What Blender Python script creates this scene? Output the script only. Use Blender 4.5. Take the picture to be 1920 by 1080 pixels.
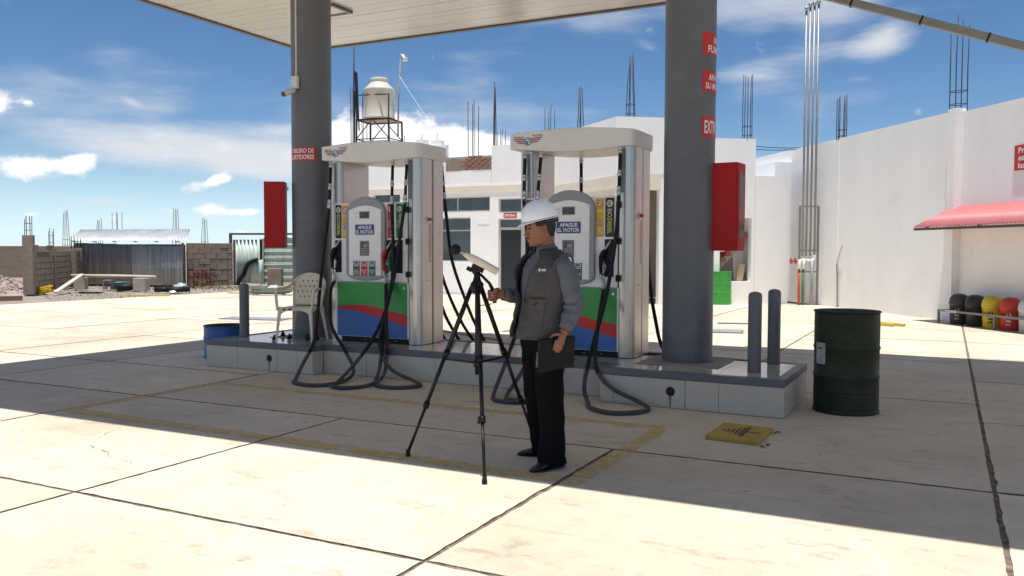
import bpy, bmesh, math, random
from mathutils import Vector, Matrix, noise
R = math.radians
random.seed(7)
scene = bpy.context.scene
for o in list(bpy.data.objects): bpy.data.objects.remove(o)

# ------------------------------------------------------------------ camera
YAW, PITCH, ROLL = 0.470990, 0.0439262, 0.00263489
cam_d = bpy.data.cameras.new('camera'); cam = bpy.data.objects.new('camera', cam_d)
scene.collection.objects.link(cam); scene.camera = cam
cam_d.sensor_fit = 'HORIZONTAL'; cam_d.sensor_width = 36; cam_d.lens = 36*1602.9/1920
cam_d.clip_start = 0.05; cam_d.clip_end = 4000
_r0 = Vector((math.cos(YAW), math.sin(YAW), 0)); _f0 = Vector((-math.sin(YAW), math.cos(YAW), 0)); _z = Vector((0, 0, 1))
_f = _f0*math.cos(PITCH) - _z*math.sin(PITCH); _u = _z*math.cos(PITCH) + _f0*math.sin(PITCH)
_r = _r0*math.cos(ROLL) + _u*math.sin(ROLL); _u = _u*math.cos(ROLL) - _r0*math.sin(ROLL)
cam.matrix_world = Matrix(((_r.x, _u.x, -_f.x, 0), (_r.y, _u.y, -_f.y, 0), (_r.z, _u.z, -_f.z, 1.45), (0, 0, 0, 1)))

# ------------------------------------------------------------------ sky, sun, exposure
SUN_DIR = Vector((0.022, -0.139, 1.0)).normalized()          # towards the sun
SUN_EL = math.asin(SUN_DIR.z); SUN_AZ = math.atan2(SUN_DIR.x, SUN_DIR.y)
scene.view_settings.view_transform = 'Standard'; scene.view_settings.look = 'None'
scene.view_settings.exposure = 1.087; scene.view_settings.gamma = 1.0
scene.render.resolution_x = 1024; scene.render.resolution_y = 576
scene.render.engine = 'CYCLES'
scene.cycles.max_bounces = 8; scene.cycles.diffuse_bounces = 4; scene.cycles.transparent_max_bounces = 12
sun_d = bpy.data.lights.new('sun', 'SUN'); sun = bpy.data.objects.new('sun', sun_d); scene.collection.objects.link(sun)
sun_d.energy = 2.7; sun_d.angle = R(0.53); sun_d.color = (1.0, 0.975, 0.935)
sun.rotation_euler = (-SUN_DIR).to_track_quat('-Z', 'Y').to_euler(); sun.location = (0, 0, 30)

world = bpy.data.worlds.new('World'); scene.world = world; world.use_nodes = True
SKY_STR = 0.052
def make_sky():
    nt = world.node_tree; N = nt.nodes; L = nt.links; N.clear()
    def new(t, **k):
        n = N.new(t)
        for a, b in k.items(): setattr(n, a, b)
        return n
    def m(op, a, b=None, c=None, clamp=False):
        n = new('ShaderNodeMath', operation=op); n.use_clamp = clamp
        for i, v in enumerate((a, b, c)):
            if v is None: continue
            if isinstance(v, (int, float)): n.inputs[i].default_value = v
            else: L.new(v, n.inputs[i])
        return n.outputs[0]
    sky = new('ShaderNodeTexSky', sky_type='NISHITA'); sky.sun_disc = False
    sky.sun_elevation = SUN_EL; sky.sun_rotation = SUN_AZ; sky.altitude = 2500; sky.air_density = 1.0; sky.dust_density = 0.3; sky.ozone_density = 1.0
    tc = new('ShaderNodeTexCoord')
    rot = new('ShaderNodeVectorRotate', rotation_type='Z_AXIS'); rot.inputs['Angle'].default_value = -YAW
    L.new(tc.outputs['Generated'], rot.inputs['Vector'])
    sep = new('ShaderNodeSeparateXYZ'); L.new(rot.outputs[0], sep.inputs[0])
    az = m('ARCTAN2', sep.outputs[0], sep.outputs[1]); el = m('ARCSINE', sep.outputs[2])
    comb = new('ShaderNodeCombineXYZ'); L.new(az, comb.inputs[0]); L.new(el, comb.inputs[1])
    def fbm(scale, stretch, detail=5, rough=.6, seed=0, angle=0):
        mp = new('ShaderNodeMapping'); L.new(comb.outputs[0], mp.inputs[0])
        mp.inputs['Scale'].default_value = (stretch, 1, 1); mp.inputs['Location'].default_value = (seed, seed*.7, 0); mp.inputs['Rotation'].default_value = (0, 0, angle)
        t = new('ShaderNodeTexNoise', noise_dimensions='2D'); t.inputs['Scale'].default_value = scale; t.inputs['Detail'].default_value = detail; t.inputs['Roughness'].default_value = rough
        L.new(mp.outputs[0], t.inputs['Vector']); return m('SUBTRACT', t.outputs['Fac'], .5)
    puff = fbm(30, .8, 6, .62, 3); wisp = fbm(15, .2, 5, .64, 7, -.14); wisp2 = fbm(5, .45, 3, .6, 21, .1)
    K = 1603
    # centre x, y and radii in pixels of a 1920 wide view, tilt, weight
    puffs = [(-12, 243, 66, 48, 0, 1), (60, 228, 20, 15, 0, .8), (70, 334, 140, 30, -.08, 1), (150, 318, 45, 27, -.4, 1), (388, 351, 58, 19, -.3, 1), (414, 341, 26, 18, -.3, 1), (325, 401, 44, 14, -.1, .9),
             (405, 399, 42, 17, 0, .95), (470, 401, 52, 11, -.1, .9), (212, 415, 20, 8, 0, .8), (455, 437, 34, 8, 0, .75), (60, 412, 24, 9, 0, .8), (690, 262, 190, 76, .05, 1.25), (830, 278, 190, 66, .2, 1.25), (935, 272, 105, 44, .15, 1)]
    wisps = [(200, 292, 330, 62, .09, .75), (440, 300, 380, 74, .13, 1), (530, 250, 240, 46, -.04, .8), (250, 214, 60, 20, .35, .9), (590, 318, 220, 52, .05, 1), (300, 168, 340, 18, .09, .42), (200, 6, 210, 22, .1, .6), (110, 385, 280, 36, 0, .5), (200, 388, 70, 14, 0, .6),
             (1490, 124, 280, 42, -.06, .85), (1655, 100, 95, 52, -.75, .9), (1215, 98, 70, 26, .38, .9), (1590, 172, 90, 14, 0, .5), (1800, 12, 220, 36, -.1, .6), (1380, 8, 100, 20, 0, .5), (1420, 155, 120, 26, 0, .6)]
    def field(lst):
        tot = None
        for (x, y, rx, ry, tilt, wgt) in lst:
            a0 = math.atan((x-960)/K); e0 = (469.6-y)/K*.98
            mp = new('ShaderNodeMapping', vector_type='TEXTURE'); L.new(comb.outputs[0], mp.inputs[0])
            mp.inputs['Location'].default_value = (a0, e0, 0); mp.inputs['Rotation'].default_value = (0, 0, -tilt); mp.inputs['Scale'].default_value = (rx/K, ry/K, 1)
            g = new('ShaderNodeTexGradient', gradient_type='SPHERICAL'); L.new(mp.outputs[0], g.inputs[0])
            tot = m('MULTIPLY', g.outputs['Fac'], wgt) if tot is None else m('MULTIPLY_ADD', g.outputs['Fac'], wgt, tot)
        return tot
    def thr(v, lo, hi, op):
        mr = new('ShaderNodeMapRange', interpolation_type='SMOOTHSTEP'); L.new(v, mr.inputs[0]); mr.inputs[1].default_value = lo; mr.inputs[2].default_value = hi; mr.inputs[3].default_value = 0; mr.inputs[4].default_value = op; return mr.outputs[0]
    pv = m('MULTIPLY_ADD', puff, 1.75, field(puffs)); cp = thr(pv, .30, .92, .97)
    wf = field(wisps); cw = thr(m('ADD', m('MULTIPLY_ADD', wisp, 1.9, wf), m('MULTIPLY', wisp2, .8)), .22, 1.5, .86)
    gen = thr(m('MULTIPLY_ADD', wisp, .5, wisp2), -.02, .32, .66)            # thin high cirrus over the whole sky
    tot = m('MAXIMUM', cp, m('MAXIMUM', cw, gen))
    shade = new('ShaderNodeMapRange'); L.new(pv, shade.inputs[0]); shade.inputs[1].default_value = .2; shade.inputs[2].default_value = 1.0; shade.inputs[3].default_value = .398; shade.inputs[4].default_value = .54
    ccol = new('ShaderNodeCombineColor'); L.new(m('MULTIPLY', shade.outputs[0], .985), ccol.inputs[0]); L.new(shade.outputs[0], ccol.inputs[1]); L.new(m('MULTIPLY', shade.outputs[0], 1.02), ccol.inputs[2])
    sk = new('ShaderNodeMix', data_type='RGBA', blend_type='MULTIPLY'); sk.inputs[0].default_value = 1; hs = new('ShaderNodeHueSaturation'); hs.inputs['Saturation'].default_value = 1.22; L.new(sky.outputs[0], hs.inputs['Color']); L.new(hs.outputs[0], sk.inputs[6]); sk.inputs[7].default_value = (SKY_STR, SKY_STR, SKY_STR, 1)
    hz = new('ShaderNodeMapRange', interpolation_type='SMOOTHSTEP'); L.new(el, hz.inputs[0]); hz.inputs[1].default_value = -.02; hz.inputs[2].default_value = .13; hz.inputs[3].default_value = .68; hz.inputs[4].default_value = 0
    hm = new('ShaderNodeMix', data_type='RGBA'); L.new(hz.outputs[0], hm.inputs[0]); L.new(sk.outputs[2], hm.inputs[6]); hm.inputs[7].default_value = (.3645, .486, .567, 1); sk = hm      # pale horizon air
    mix = new('ShaderNodeMix', data_type='RGBA'); L.new(tot, mix.inputs[0]); L.new(sk.outputs[2], mix.inputs[6]); L.new(ccol.outputs[0], mix.inputs[7])
    bg = new('ShaderNodeBackground'); L.new(mix.outputs[2], bg.inputs[0]); bg.inputs[1].default_value = 1.0
    out = new('ShaderNodeOutputWorld'); L.new(bg.outputs[0], out.inputs[0])
    world.cycles.sampling_method = 'MANUAL'; world.cycles.sample_map_resolution = 256
make_sky()

# ------------------------------------------------------------------ helpers
COL = scene.collection
def tag(o, label=None, cat=None, group=None, kind=None):
    if label: o['label'] = label
    if cat: o['category'] = cat
    if group: o['group'] = group
    if kind: o['kind'] = kind
    return o
def empty(name, loc=(0, 0, 0), rz=0, label=None, cat=None, group=None, parent=None):
    o = bpy.data.objects.new(name, None); COL.objects.link(o); o.location = loc; o.rotation_euler = (0, 0, rz)
    o.empty_display_size = .1
    if parent: o.parent = parent
    return tag(o, label, cat, group)
def copy_tree(o, parent=None, loc=None, rz=None, label=None):
    c = o.copy(); COL.objects.link(c)
    if parent: c.parent = parent
    if loc is not None: c.location = loc
    if rz is not None: c.rotation_euler = (0, 0, rz)
    if label: c['label'] = label
    for ch in list(o.children): copy_tree(ch, c)
    return c

MATS = {}
def mat(name, col, rough=.6, metal=0, var=.12, scale=6, bump=0, bscale=40, dirt=None, dirt_amt=.35, dscale=2.5, spec=.5, coat=0, streak=None, world_coords=False):
    if name in MATS: return MATS[name]
    M = bpy.data.materials.new(name); M.use_nodes = True; nt = M.node_tree; N = nt.nodes; L = nt.links
    b = N['Principled BSDF']; b.inputs['Roughness'].default_value = rough; b.inputs['Metallic'].default_value = metal
    b.inputs['Specular IOR Level'].default_value = spec; b.inputs['Coat Weight'].default_value = coat; b.inputs['Coat Roughness'].default_value = .12
    tc = N.new('ShaderNodeTexCoord'); src = tc.outputs['Object']
    if world_coords:
        g = N.new('ShaderNodeNewGeometry'); src = g.outputs['Position']
    c1 = tuple(col)+(1,)
    nz = N.new('ShaderNodeTexNoise'); nz.inputs['Scale'].default_value = scale; nz.inputs['Detail'].default_value = 6; nz.inputs['Roughness'].default_value = .6
    if streak:
        mp = N.new('ShaderNodeMapping'); mp.inputs['Scale'].default_value = streak; L.new(src, mp.inputs[0]); L.new(mp.outputs[0], nz.inputs['Vector'])
    else: L.new(src, nz.inputs['Vector'])
    rp = N.new('ShaderNodeValToRGB'); e = rp.color_ramp.elements
    e[0].position = .28; e[1].position = .72
    e[0].color = tuple(max(0, c*(1-var)) for c in col)+(1,); e[1].color = tuple(min(1, c*(1+var)) for c in col)+(1,)
    L.new(nz.outputs['Fac'], rp.inputs[0]); out = rp.outputs[0]
    if dirt:
        n2 = N.new('ShaderNodeTexNoise'); n2.inputs['Scale'].default_value = dscale; n2.inputs['Detail'].default_value = 8; n2.inputs['Roughness'].default_value = .68
        L.new(src, n2.inputs['Vector'])
        mr = N.new('ShaderNodeMapRange'); mr.interpolation_type = 'SMOOTHSTEP'; L.new(n2.outputs['Fac'], mr.inputs[0]); mr.inputs[1].default_value = .48; mr.inputs[2].default_value = .72; mr.inputs[4].default_value = dirt_amt
        mx = N.new('ShaderNodeMix'); mx.data_type = 'RGBA'; L.new(mr.outputs[0], mx.inputs[0]); L.new(out, mx.inputs[6]); mx.inputs[7].default_value = tuple(dirt)+(1,)
        out = mx.outputs[2]
    L.new(out, b.inputs['Base Color'])
    # roughness breakup
    mr2 = N.new('ShaderNodeMapRange'); L.new(nz.outputs['Fac'], mr2.inputs[0]); mr2.inputs[1].default_value = .3; mr2.inputs[2].default_value = .7
    mr2.inputs[3].default_value = max(.02, rough*.85); mr2.inputs[4].default_value = min(1, rough*1.15); L.new(mr2.outputs[0], b.inputs['Roughness'])
    if bump:
        n3 = N.new('ShaderNodeTexNoise'); n3.inputs['Scale'].default_value = bscale; n3.inputs['Detail'].default_value = 5
        L.new(src, n3.inputs['Vector']); bp = N.new('ShaderNodeBump'); bp.inputs['Strength'].default_value = bump; bp.inputs['Distance'].default_value = .01
        L.new(n3.outputs['Fac'], bp.inputs['Height']); L.new(bp.outputs[0], b.inputs['Normal'])
    MATS[name] = M; return M

class MB:
    def __init__(s): s.v = []; s.f = []; s.sm = []
    def _add(s, vs, fs, smooth=False):
        o = len(s.v); s.v += [tuple(v) for v in vs]; s.f += [tuple(i+o for i in f) for f in fs]; s.sm += [smooth]*len(fs); return s
    def box(s, x0, x1, y0, y1, z0, z1):
        vs = [(x, y, z) for z in (z0, z1) for y in (y0, y1) for x in (x0, x1)]
        return s._add(vs, [(0, 2, 3, 1), (4, 5, 7, 6), (0, 1, 5, 4), (2, 6, 7, 3), (0, 4, 6, 2), (1, 3, 7, 5)])
    def bar(s, a, b, w, h=None, up=(0, 0, 1)):
        a = Vector(a); b = Vector(b); h = h or w; d = (b-a).normalized(); up = Vector(up)
        if abs(d.dot(up)) > .98: up = Vector((1, 0, 0))
        x = d.cross(up).normalized(); y = x.cross(d).normalized()
        vs = [p + x*sx*w/2 + y*sy*h/2 for p in (a, b) for sx, sy in ((-1, -1), (1, -1), (1, 1), (-1, 1))]
        return s._add(vs, [(0, 1, 2, 3)[::-1], (4, 5, 6, 7), (0, 1, 5, 4), (1, 2, 6, 5), (2, 3, 7, 6), (3, 0, 4, 7)][0:1] + [(4, 5, 6, 7), (0, 1, 5, 4), (1, 2, 6, 5), (2, 3, 7, 6), (3, 0, 4, 7)])
    def tube(s, path, r, n=10, caps=True, smooth=True, flat=None):
        P = [Vector(p) for p in path]; k = len(P); rs = r if isinstance(r, (list, tuple)) else [r]*k
        t0 = (P[1]-P[0]).normalized(); ref = Vector((0, 0, 1)) if abs(t0.z) < .9 else Vector((1, 0, 0))
        x = t0.cross(ref).normalized(); vs = []
        for i, p in enumerate(P):
            t = (P[min(i+1, k-1)]-P[max(i-1, 0)]).normalized()
            x = (x - t*x.dot(t)).normalized(); y = t.cross(x)
            for j in range(n):
                a = 2*math.pi*j/n; q = x*math.cos(a)*rs[i] + y*math.sin(a)*rs[i]*(flat or 1); vs.append(p+q)
        fs = [(i*n+j, i*n+(j+1) % n, (i+1)*n+(j+1) % n, (i+1)*n+j) for i in range(k-1) for j in range(n)]
        s._add(vs, fs, smooth)
        if caps:
            o = len(s.v)-len(vs); s.f += [tuple(o+j for j in range(n))[::-1], tuple(o+(k-1)*n+j for j in range(n))]; s.sm += [False, False]
        return s
    def cyl(s, p0, p1, r0, r1=None, n=20, caps=True): return s.tube([p0, p1], [r0, r0 if r1 is None else r1], n, caps)
    def lathe(s, prof, c=(0, 0, 0), n=32, smooth=True, closed_top=False, closed_bot=False, a0=0, a1=2*math.pi):
        full = abs(a1-a0-2*math.pi) < 1e-6; m_ = n if full else n+1; vs = []
        for (r, z) in prof:
            for j in range(m_):
                a = a0+(a1-a0)*j/n; vs.append((c[0]+r*math.cos(a), c[1]+r*math.sin(a), c[2]+z))
        fs = [(i*m_+j, i*m_+(j+1) % m_, (i+1)*m_+(j+1) % m_, (i+1)*m_+j) for i in range(len(prof)-1) for j in range(n)]
        o = len(s.v); s._add(vs, fs, smooth)
        if closed_bot: s.f.append(tuple(o+j for j in range(m_))[::-1]); s.sm.append(False)
        if closed_top: k = o+(len(prof)-1)*m_; s.f.append(tuple(k+j for j in range(m_))); s.sm.append(False)
        return s
    def prism(s, poly, d, O=(0, 0, 0), U=(1, 0, 0), V=(0, 0, 1), smooth=False):
        """polygon in the U,V plane at O, extruded by d along U x V"""
        O, U, V = Vector(O), Vector(U), Vector(V); Nn = U.cross(V).normalized(); n = len(poly)
        a = [O+U*p[0]+V*p[1] for p in poly]; b = [p+Nn*d for p in a]
        area = sum(poly[i][0]*poly[(i+1) % n][1]-poly[(i+1) % n][0]*poly[i][1] for i in range(n))
        fl = area*d > 0
        f1 = tuple(range(n)); f2 = tuple(range(n, 2*n))
        side = [(i, (i+1) % n, n+(i+1) % n, n+i) for i in range(n)]
        if fl: s._add(a+b, [f1[::-1], f2]); o = len(s.v)-2*n; s.f += [tuple(o+i for i in q) for q in side]
        else: s._add(a+b, [f1, f2[::-1]]); o = len(s.v)-2*n; s.f += [tuple(o+i for i in q[::-1]) for q in side]
        s.sm += [smooth]*n
        return s
    def grid(s, fn, nu, nv, smooth=True, wrap_u=False):
        vs = [fn(i/nu, j/nv) for j in range(nv+1) for i in range(nu+1)]
        return s._add(vs, [(j*(nu+1)+i, j*(nu+1)+i+1, (j+1)*(nu+1)+i+1, (j+1)*(nu+1)+i) for j in range(nv) for i in range(nu)], smooth)
    def loft(s, rings, caps=True, smooth=True):
        n = len(rings[0]); vs = [p for r in rings for p in r]; k = len(rings)
        s._add(vs, [(i*n+j, i*n+(j+1) % n, (i+1)*n+(j+1) % n, (i+1)*n+j) for i in range(k-1) for j in range(n)], smooth)
        if caps:
            o = len(s.v)-len(vs); s.f += [tuple(o+j for j in range(n))[::-1], tuple(o+(k-1)*n+j for j in range(n))]; s.sm += [smooth, smooth]
        return s
    def mesh(s, name, bevel=0, seg=2, recalc=True):
        me = bpy.data.meshes.new(name); me.from_pydata(s.v, [], s.f)
        me.polygons.foreach_set('use_smooth', s.sm)
        if bevel or recalc:
            bm = bmesh.new(); bm.from_mesh(me)
            if bevel:
                bmesh.ops.remove_doubles(bm, verts=bm.verts, dist=1e-6)
                es = [e for e in bm.edges if len(e.link_faces) == 2 and e.calc_face_angle(0) > .5]
                bmesh.ops.bevel(bm, geom=es, offset=bevel, segments=seg, profile=.5, affect='EDGES', clamp_overlap=True)
            if recalc: bmesh.ops.recalc_face_normals(bm, faces=bm.faces)
            bm.to_mesh(me); bm.free()
        me.update(); return me
    def build(s, name, material, parent=None, bevel=0, seg=2, loc=None, rz=None, recalc=True):
        me = s.mesh(name, bevel, seg, recalc); me.materials.append(material)
        o = bpy.data.objects.new(name, me); COL.objects.link(o)
        if parent: o.parent = parent
        if loc is not None: o.location = loc
        if rz is not None: o.rotation_euler = (0, 0, rz)
        return o
def link_mesh(name, me, parent=None, loc=None, rot=None):
    o = bpy.data.objects.new(name, me); COL.objects.link(o)
    if parent: o.parent = parent
    if loc is not None: o.location = loc
    if rot is not None: o.rotation_euler = rot
    return o
def rrect(x0, x1, z0, z1, r, n=4):
    p = []
    for cx, cz, a in ((x1-r, z0+r, -90), (x1-r, z1-r, 0), (x0+r, z1-r, 90), (x0+r, z0+r, 180)):
        for i in range(n+1): t = R(a+90*i/n); p.append((cx+r*math.cos(t), cz+r*math.sin(t)))
    return p
def smooth_path(pts, n=8):
    P = [Vector(p) for p in pts]; out = []
    for i in range(len(P)-1):
        p0 = P[max(i-1, 0)]; p1 = P[i]; p2 = P[i+1]; p3 = P[min(i+2, len(P)-1)]
        for k in range(n):
            t = k/n; out.append(.5*((2*p1)+(p2-p0)*t+(2*p0-5*p1+4*p2-p3)*t*t+(3*p1-p0-3*p2+p3)*t**3))
    out.append(P[-1]); return out
_tc = {}
def text_geo(s, bold=.012, spacing=1.0):
    key = (s, bold, spacing)
    if key in _tc: return _tc[key]
    c = bpy.data.curves.new('t', 'FONT'); c.body = s; c.size = 1; c.offset = bold; c.resolution_u = 3; c.space_character = spacing; c.fill_mode = 'FRONT'
    o = bpy.data.objects.new('t', c); COL.objects.link(o)
    bpy.context.view_layer.update()
    me = bpy.data.meshes.new_from_object(o.evaluated_get(bpy.context.evaluated_depsgraph_get()))
    vs = [tuple(v.co) for v in me.vertices]; fs = [tuple(p.vertices) for p in me.polygons]
    bpy.data.objects.remove(o); bpy.data.curves.remove(c); bpy.data.meshes.remove(me)
    x0 = min(v[0] for v in vs); x1 = max(v[0] for v in vs); y0 = min(v[1] for v in vs); y1 = max(v[1] for v in vs)
    _tc[key] = (vs, fs, x0, x1, y0, y1); return _tc[key]
def text(parent, s, material, O, U, V, w, h, bold=.012, wrap=None, spacing=1.0, name='lettering'):
    """flat lettering centred at O, fitted into w x h along U,V (wrap maps (u,v) to a point instead)"""
    vs, fs, x0, x1, y0, y1 = text_geo(s, bold, spacing)
    sx = w/(x1-x0); sy = h/(y1-y0); O, U, V = Vector(O), Vector(U), Vector(V)
    me = bpy.data.meshes.new(name)
    co = []
    for v in vs:
        a = (v[0]-(x0+x1)/2)*sx; b = (v[1]-(y0+y1)/2)*sy
        co.append(wrap(a, b) if wrap else O+U*a+V*b)
    me.from_pydata([tuple(c) for c in co], [], fs); me.materials.append(material); me.update()
    return link_mesh(name, me, parent)
X3, Y3, Z3 = Vector((1, 0, 0)), Vector((0, 1, 0)), Vector((0, 0, 1))
# ------------------------------------------------------------------ materials of the setting
def concrete_mat():
    M = bpy.data.materials.new('concrete'); M.use_nodes = True; nt = M.node_tree; N = nt.nodes; L = nt.links; b = N['Principled BSDF']
    g = N.new('ShaderNodeNewGeometry'); oi = N.new('ShaderNodeObjectInfo')
    def nz(scale, detail=6, rough=.6, stretch=None):
        t = N.new('ShaderNodeTexNoise'); t.inputs['Scale'].default_value = scale; t.inputs['Detail'].default_value = detail; t.inputs['Roughness'].default_value = rough
        if stretch:
            mp = N.new('ShaderNodeMapping'); mp.inputs['Scale'].default_value = stretch; mp.inputs['Rotation'].default_value = (0, 0, .15); L.new(g.outputs['Position'], mp.inputs[0]); L.new(mp.outputs[0], t.inputs['Vector'])
        else: L.new(g.outputs['Position'], t.inputs['Vector'])
        return t.outputs['Fac']
    def mix(fac, a, bcol):
        mx = N.new('ShaderNodeMix'); mx.data_type = 'RGBA'; L.new(fac, mx.inputs[0])
        if isinstance(a, tuple): mx.inputs[6].default_value = a+(1,)
        else: L.new(a, mx.inputs[6])
        mx.inputs[7].default_value = bcol+(1,); return mx.outputs[2]
    def rng(fac, a, b_, lo, hi):
        mr = N.new('ShaderNodeMapRange'); mr.interpolation_type = 'SMOOTHSTEP'; L.new(fac, mr.inputs[0]); mr.inputs[1].default_value = a; mr.inputs[2].default_value = b_; mr.inputs[3].default_value = lo; mr.inputs[4].default_value = hi; return mr.outputs[0]
    c = mix(rng(nz(.7, 5), .35, .7, 0, 1), (.69, .598, .468), (.595, .505, .385))
    c = mix(rng(nz(5, 8, .7), .48, .72, 0, .45), c, (.46, .385, .295))
    c = mix(rng(nz(1.5, 9, .78, (1, 3.0, 1)), .56, .64, 0, .65), c, (.40, .31, .225)); c = mix(rng(nz(.35, 6, .7), .5, .75, 0, .5), c, (.43, .355, .27))      # worn, browner scabs
    c = mix(rng(nz(2.3, 9, .75), .57, .69, 0, .5), c, (.31, .26, .205)); c = mix(rng(nz(8, 5, .55), .67, .73, 0, .55), c, (.24, .20, .16))                     # oil and tyre stains
    c = mix(rng(nz(30, 4, .6), .66, .74, 0, .6), c, (.20, .165, .13))                        # pits
    hv = N.new('ShaderNodeHueSaturation'); L.new(c, hv.inputs['Color'])
    L.new(rng(oi.outputs['Random'], 0, 1, .92, 1.06), hv.inputs['Value']); L.new(hv.outputs[0], b.inputs['Base Color'])
    b.inputs['Roughness'].default_value = .78; b.inputs['Specular IOR Level'].default_value = .12
    bp = N.new('ShaderNodeBump'); bp.inputs['Strength'].default_value = .35; bp.inputs['Distance'].default_value = .006
    ad = N.new('ShaderNodeMath'); ad.operation = 'MULTIPLY_ADD'; L.new(nz(60, 4), ad.inputs[0]); ad.inputs[1].default_value = .35; L.new(nz(7, 6), ad.inputs[2])
    L.new(ad.outputs[0], bp.inputs['Height']); L.new(bp.outputs[0], b.inputs['Normal'])
    return M
CONC = concrete_mat()
DIRT = mat('dirt', (.30, .245, .19), .95, var=.25, scale=1.5, bump=.8, bscale=9, dirt=(.21, .17, .13), dscale=.6, dirt_amt=.6, world_coords=True)
FILL = mat('joint_filler', (.19, .15, .115), .95, var=.55, scale=16, bump=1, bscale=60, dirt=(.40, .335, .265), dscale=7, dirt_amt=.8, world_coords=True, spec=.05)
GREYPAINT = mat('grey_paint', (.122, .126, .136), .42, var=.08, scale=3, dirt=(.185, .18, .175), dscale=3.5, dirt_amt=.4)
CANOPYW = mat('canopy_white', (.60, .59, .575), .17, var=.03, scale=2, spec=.5)
TILE = mat('tile_greygreen', (.575, .505, .415), .35, var=.05, scale=1.5, dirt=(.38, .34, .29), dscale=3, dirt_amt=.3, world_coords=True)
TOPTILE = mat('tile_beige_gloss', (.50, .47, .42), .09, var=.04, scale=2, dirt=(.38, .34, .29), dscale=3, dirt_amt=.35, world_coords=True)
GROUT = mat('grout', (.10, .095, .09), .9)

# ------------------------------------------------------------------ ground and pavement
gm = MB(); gm.grid(lambda u, v: (-600+1200*u, -600+1200*v, -.05), 24, 24, smooth=False)
tag(gm.build('ground', DIRT), kind='structure')
pm = MB().box(-22.2, 12.6, -9.1, 24.3, -.045, -.008)
pav = tag(pm.build('pavement', FILL), kind='structure')
def jit(a, b, n, amp, seed, off):
    a = Vector(a); b = Vector(b); d = (b-a).normalized(); nrm = Vector((-d.y, d.x)); out = []
    for i in range(n):
        t = i/n; p = a.lerp(b, t)
        k = noise.noise(Vector((p.x*2.3, p.y*2.3, seed)))*amp + noise.noise(Vector((p.x*9, p.y*9, seed+5)))*amp*.9 + noise.noise(Vector((p.x*25, p.y*25, seed+9)))*amp*.5
        edge = min(t, 1-t)
        out.append(p + nrm*(off+abs(k) + (0 if edge > .02 else 0)))
    return out
def slab(x0, x1, y0, y1, i, gap=.013, amp=.010):
    n = max(6, int((x1-x0+y1-y0)*7)); c = [(x0, y0), (x1, y0), (x1, y1), (x0, y1)]; ring = []
    for k in range(4):
        pts = jit(c[k], c[(k+1) % 4], n, amp, i*3.7+k, gap)
        a = Vector(c[k]); b = Vector(c[(k+1) % 4]); d = (b-a).normalized(); L_ = (b-a).length
        nn = Vector((-d.y, d.x)); ring += [a+d*gap*1.15+nn*gap*1.15]+[p for p in pts if gap*2.2 < (p-a).dot(d) < L_-gap*2.2]
    m_ = MB(); z = random.uniform(-.0015, .0015); k = len(ring)
    inner = [(p.x, p.y, z) for p in ring]; low = [(p.x, p.y, -.03) for p in ring]
    m_._add(inner+low, [tuple(range(k))]+[(j, k+j, k+(j+1) % k, (j+1) % k) for j in range(k)])
    o = m_.build('slab', CONC, pav, recalc=False); o.data.materials.append(FILL); o.data.polygons.foreach_set('material_index', [0]+[1]*(len(o.data.polygons)-1)); return o
xs_all = [-22, -19.5, -17.0, -14.5, -12.05, -9.68, -7.1, -4.62, -2.145, .285, 2.75, 5.2, 7.7, 10.1, 12.5]
cells = []
for j, (y0, y1) in enumerate([(-9, -6.5), (-6.5, -4.05), (-4.05, -1.6), (-1.6, .85), (.85, 3.32), (3.32, 5.86)]):
    for i in range(len(xs_all)-1): cells.append((xs_all[i], xs_all[i+1], y0, y1))
for (y0, y1) in [(5.86, 7.46), (7.46, 10.02), (10.02, 12.78), (12.78, 15.5), (15.5, 18.1), (18.1, 21.0), (21.0, 24.2)]:
    for i in range(6): cells.append((xs_all[i], xs_all[i+1], y0, y1))
cells += [(-7.1, .285, 5.86, 9.2)]
for (y0, y1) in [(9.2, 12.55), (12.55, 15.45), (15.45, 17.9), (17.9, 20.8), (20.8, 24.2)]:
    for i in range(6, 9): cells.append((xs_all[i], xs_all[i+1], y0, y1))
for (y0, y1) in [(5.86, 8.24), (8.24, 10.83), (10.83, 13.2), (13.2, 15.4), (15.4, 17.7), (17.7, 20.4)]:
    for i in range(9, len(xs_all)-1): cells.append((xs_all[i], xs_all[i+1], y0, y1))
for i, c in enumerate(cells):
    near = c[3] < 9 and c[0] > -10
    slab(*c, i, gap=.011 if near else .013, amp=.014 if near else .006)

# hairline cracks in the slabs
CRK = mat('crack_dark', (.22, .18, .14), .95, var=.3, scale=20)
def crack(pts, w=.004):
    P = smooth_path([(x, y, 0) for x, y in pts], 26); a_, b_ = [], []
    for i, p in enumerate(P):
        t = (P[min(i+1, len(P)-1)]-P[max(i-1, 0)]).normalized(); n_ = Vector((-t.y, t.x, 0)); q = p+n_*.05*noise.noise(p*4)+n_*.03*noise.noise(p*13)+n_*.012*noise.noise(p*37); k = w*(.15+1.2*abs(noise.noise(p*9)))
        a_.append((q.x-n_.x*k, q.y-n_.y*k, .0035)); b_.append((q.x+n_.x*k, q.y+n_.y*k, .0035))
    n = len(P); MB()._add(a_+b_, [(i, i+1, n+i+1, n+i) for i in range(n-1)]).build('crack', CRK, pav, recalc=False)
crack([(-6.35, 5.05), (-6.0, 4.75), (-5.75, 4.3), (-5.3, 4.05), (-4.9, 3.95)]); crack([(-4.55, 5.75), (-4.95, 5.9), (-5.2, 6.3), (-4.7, 6.75)], .003)
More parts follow.
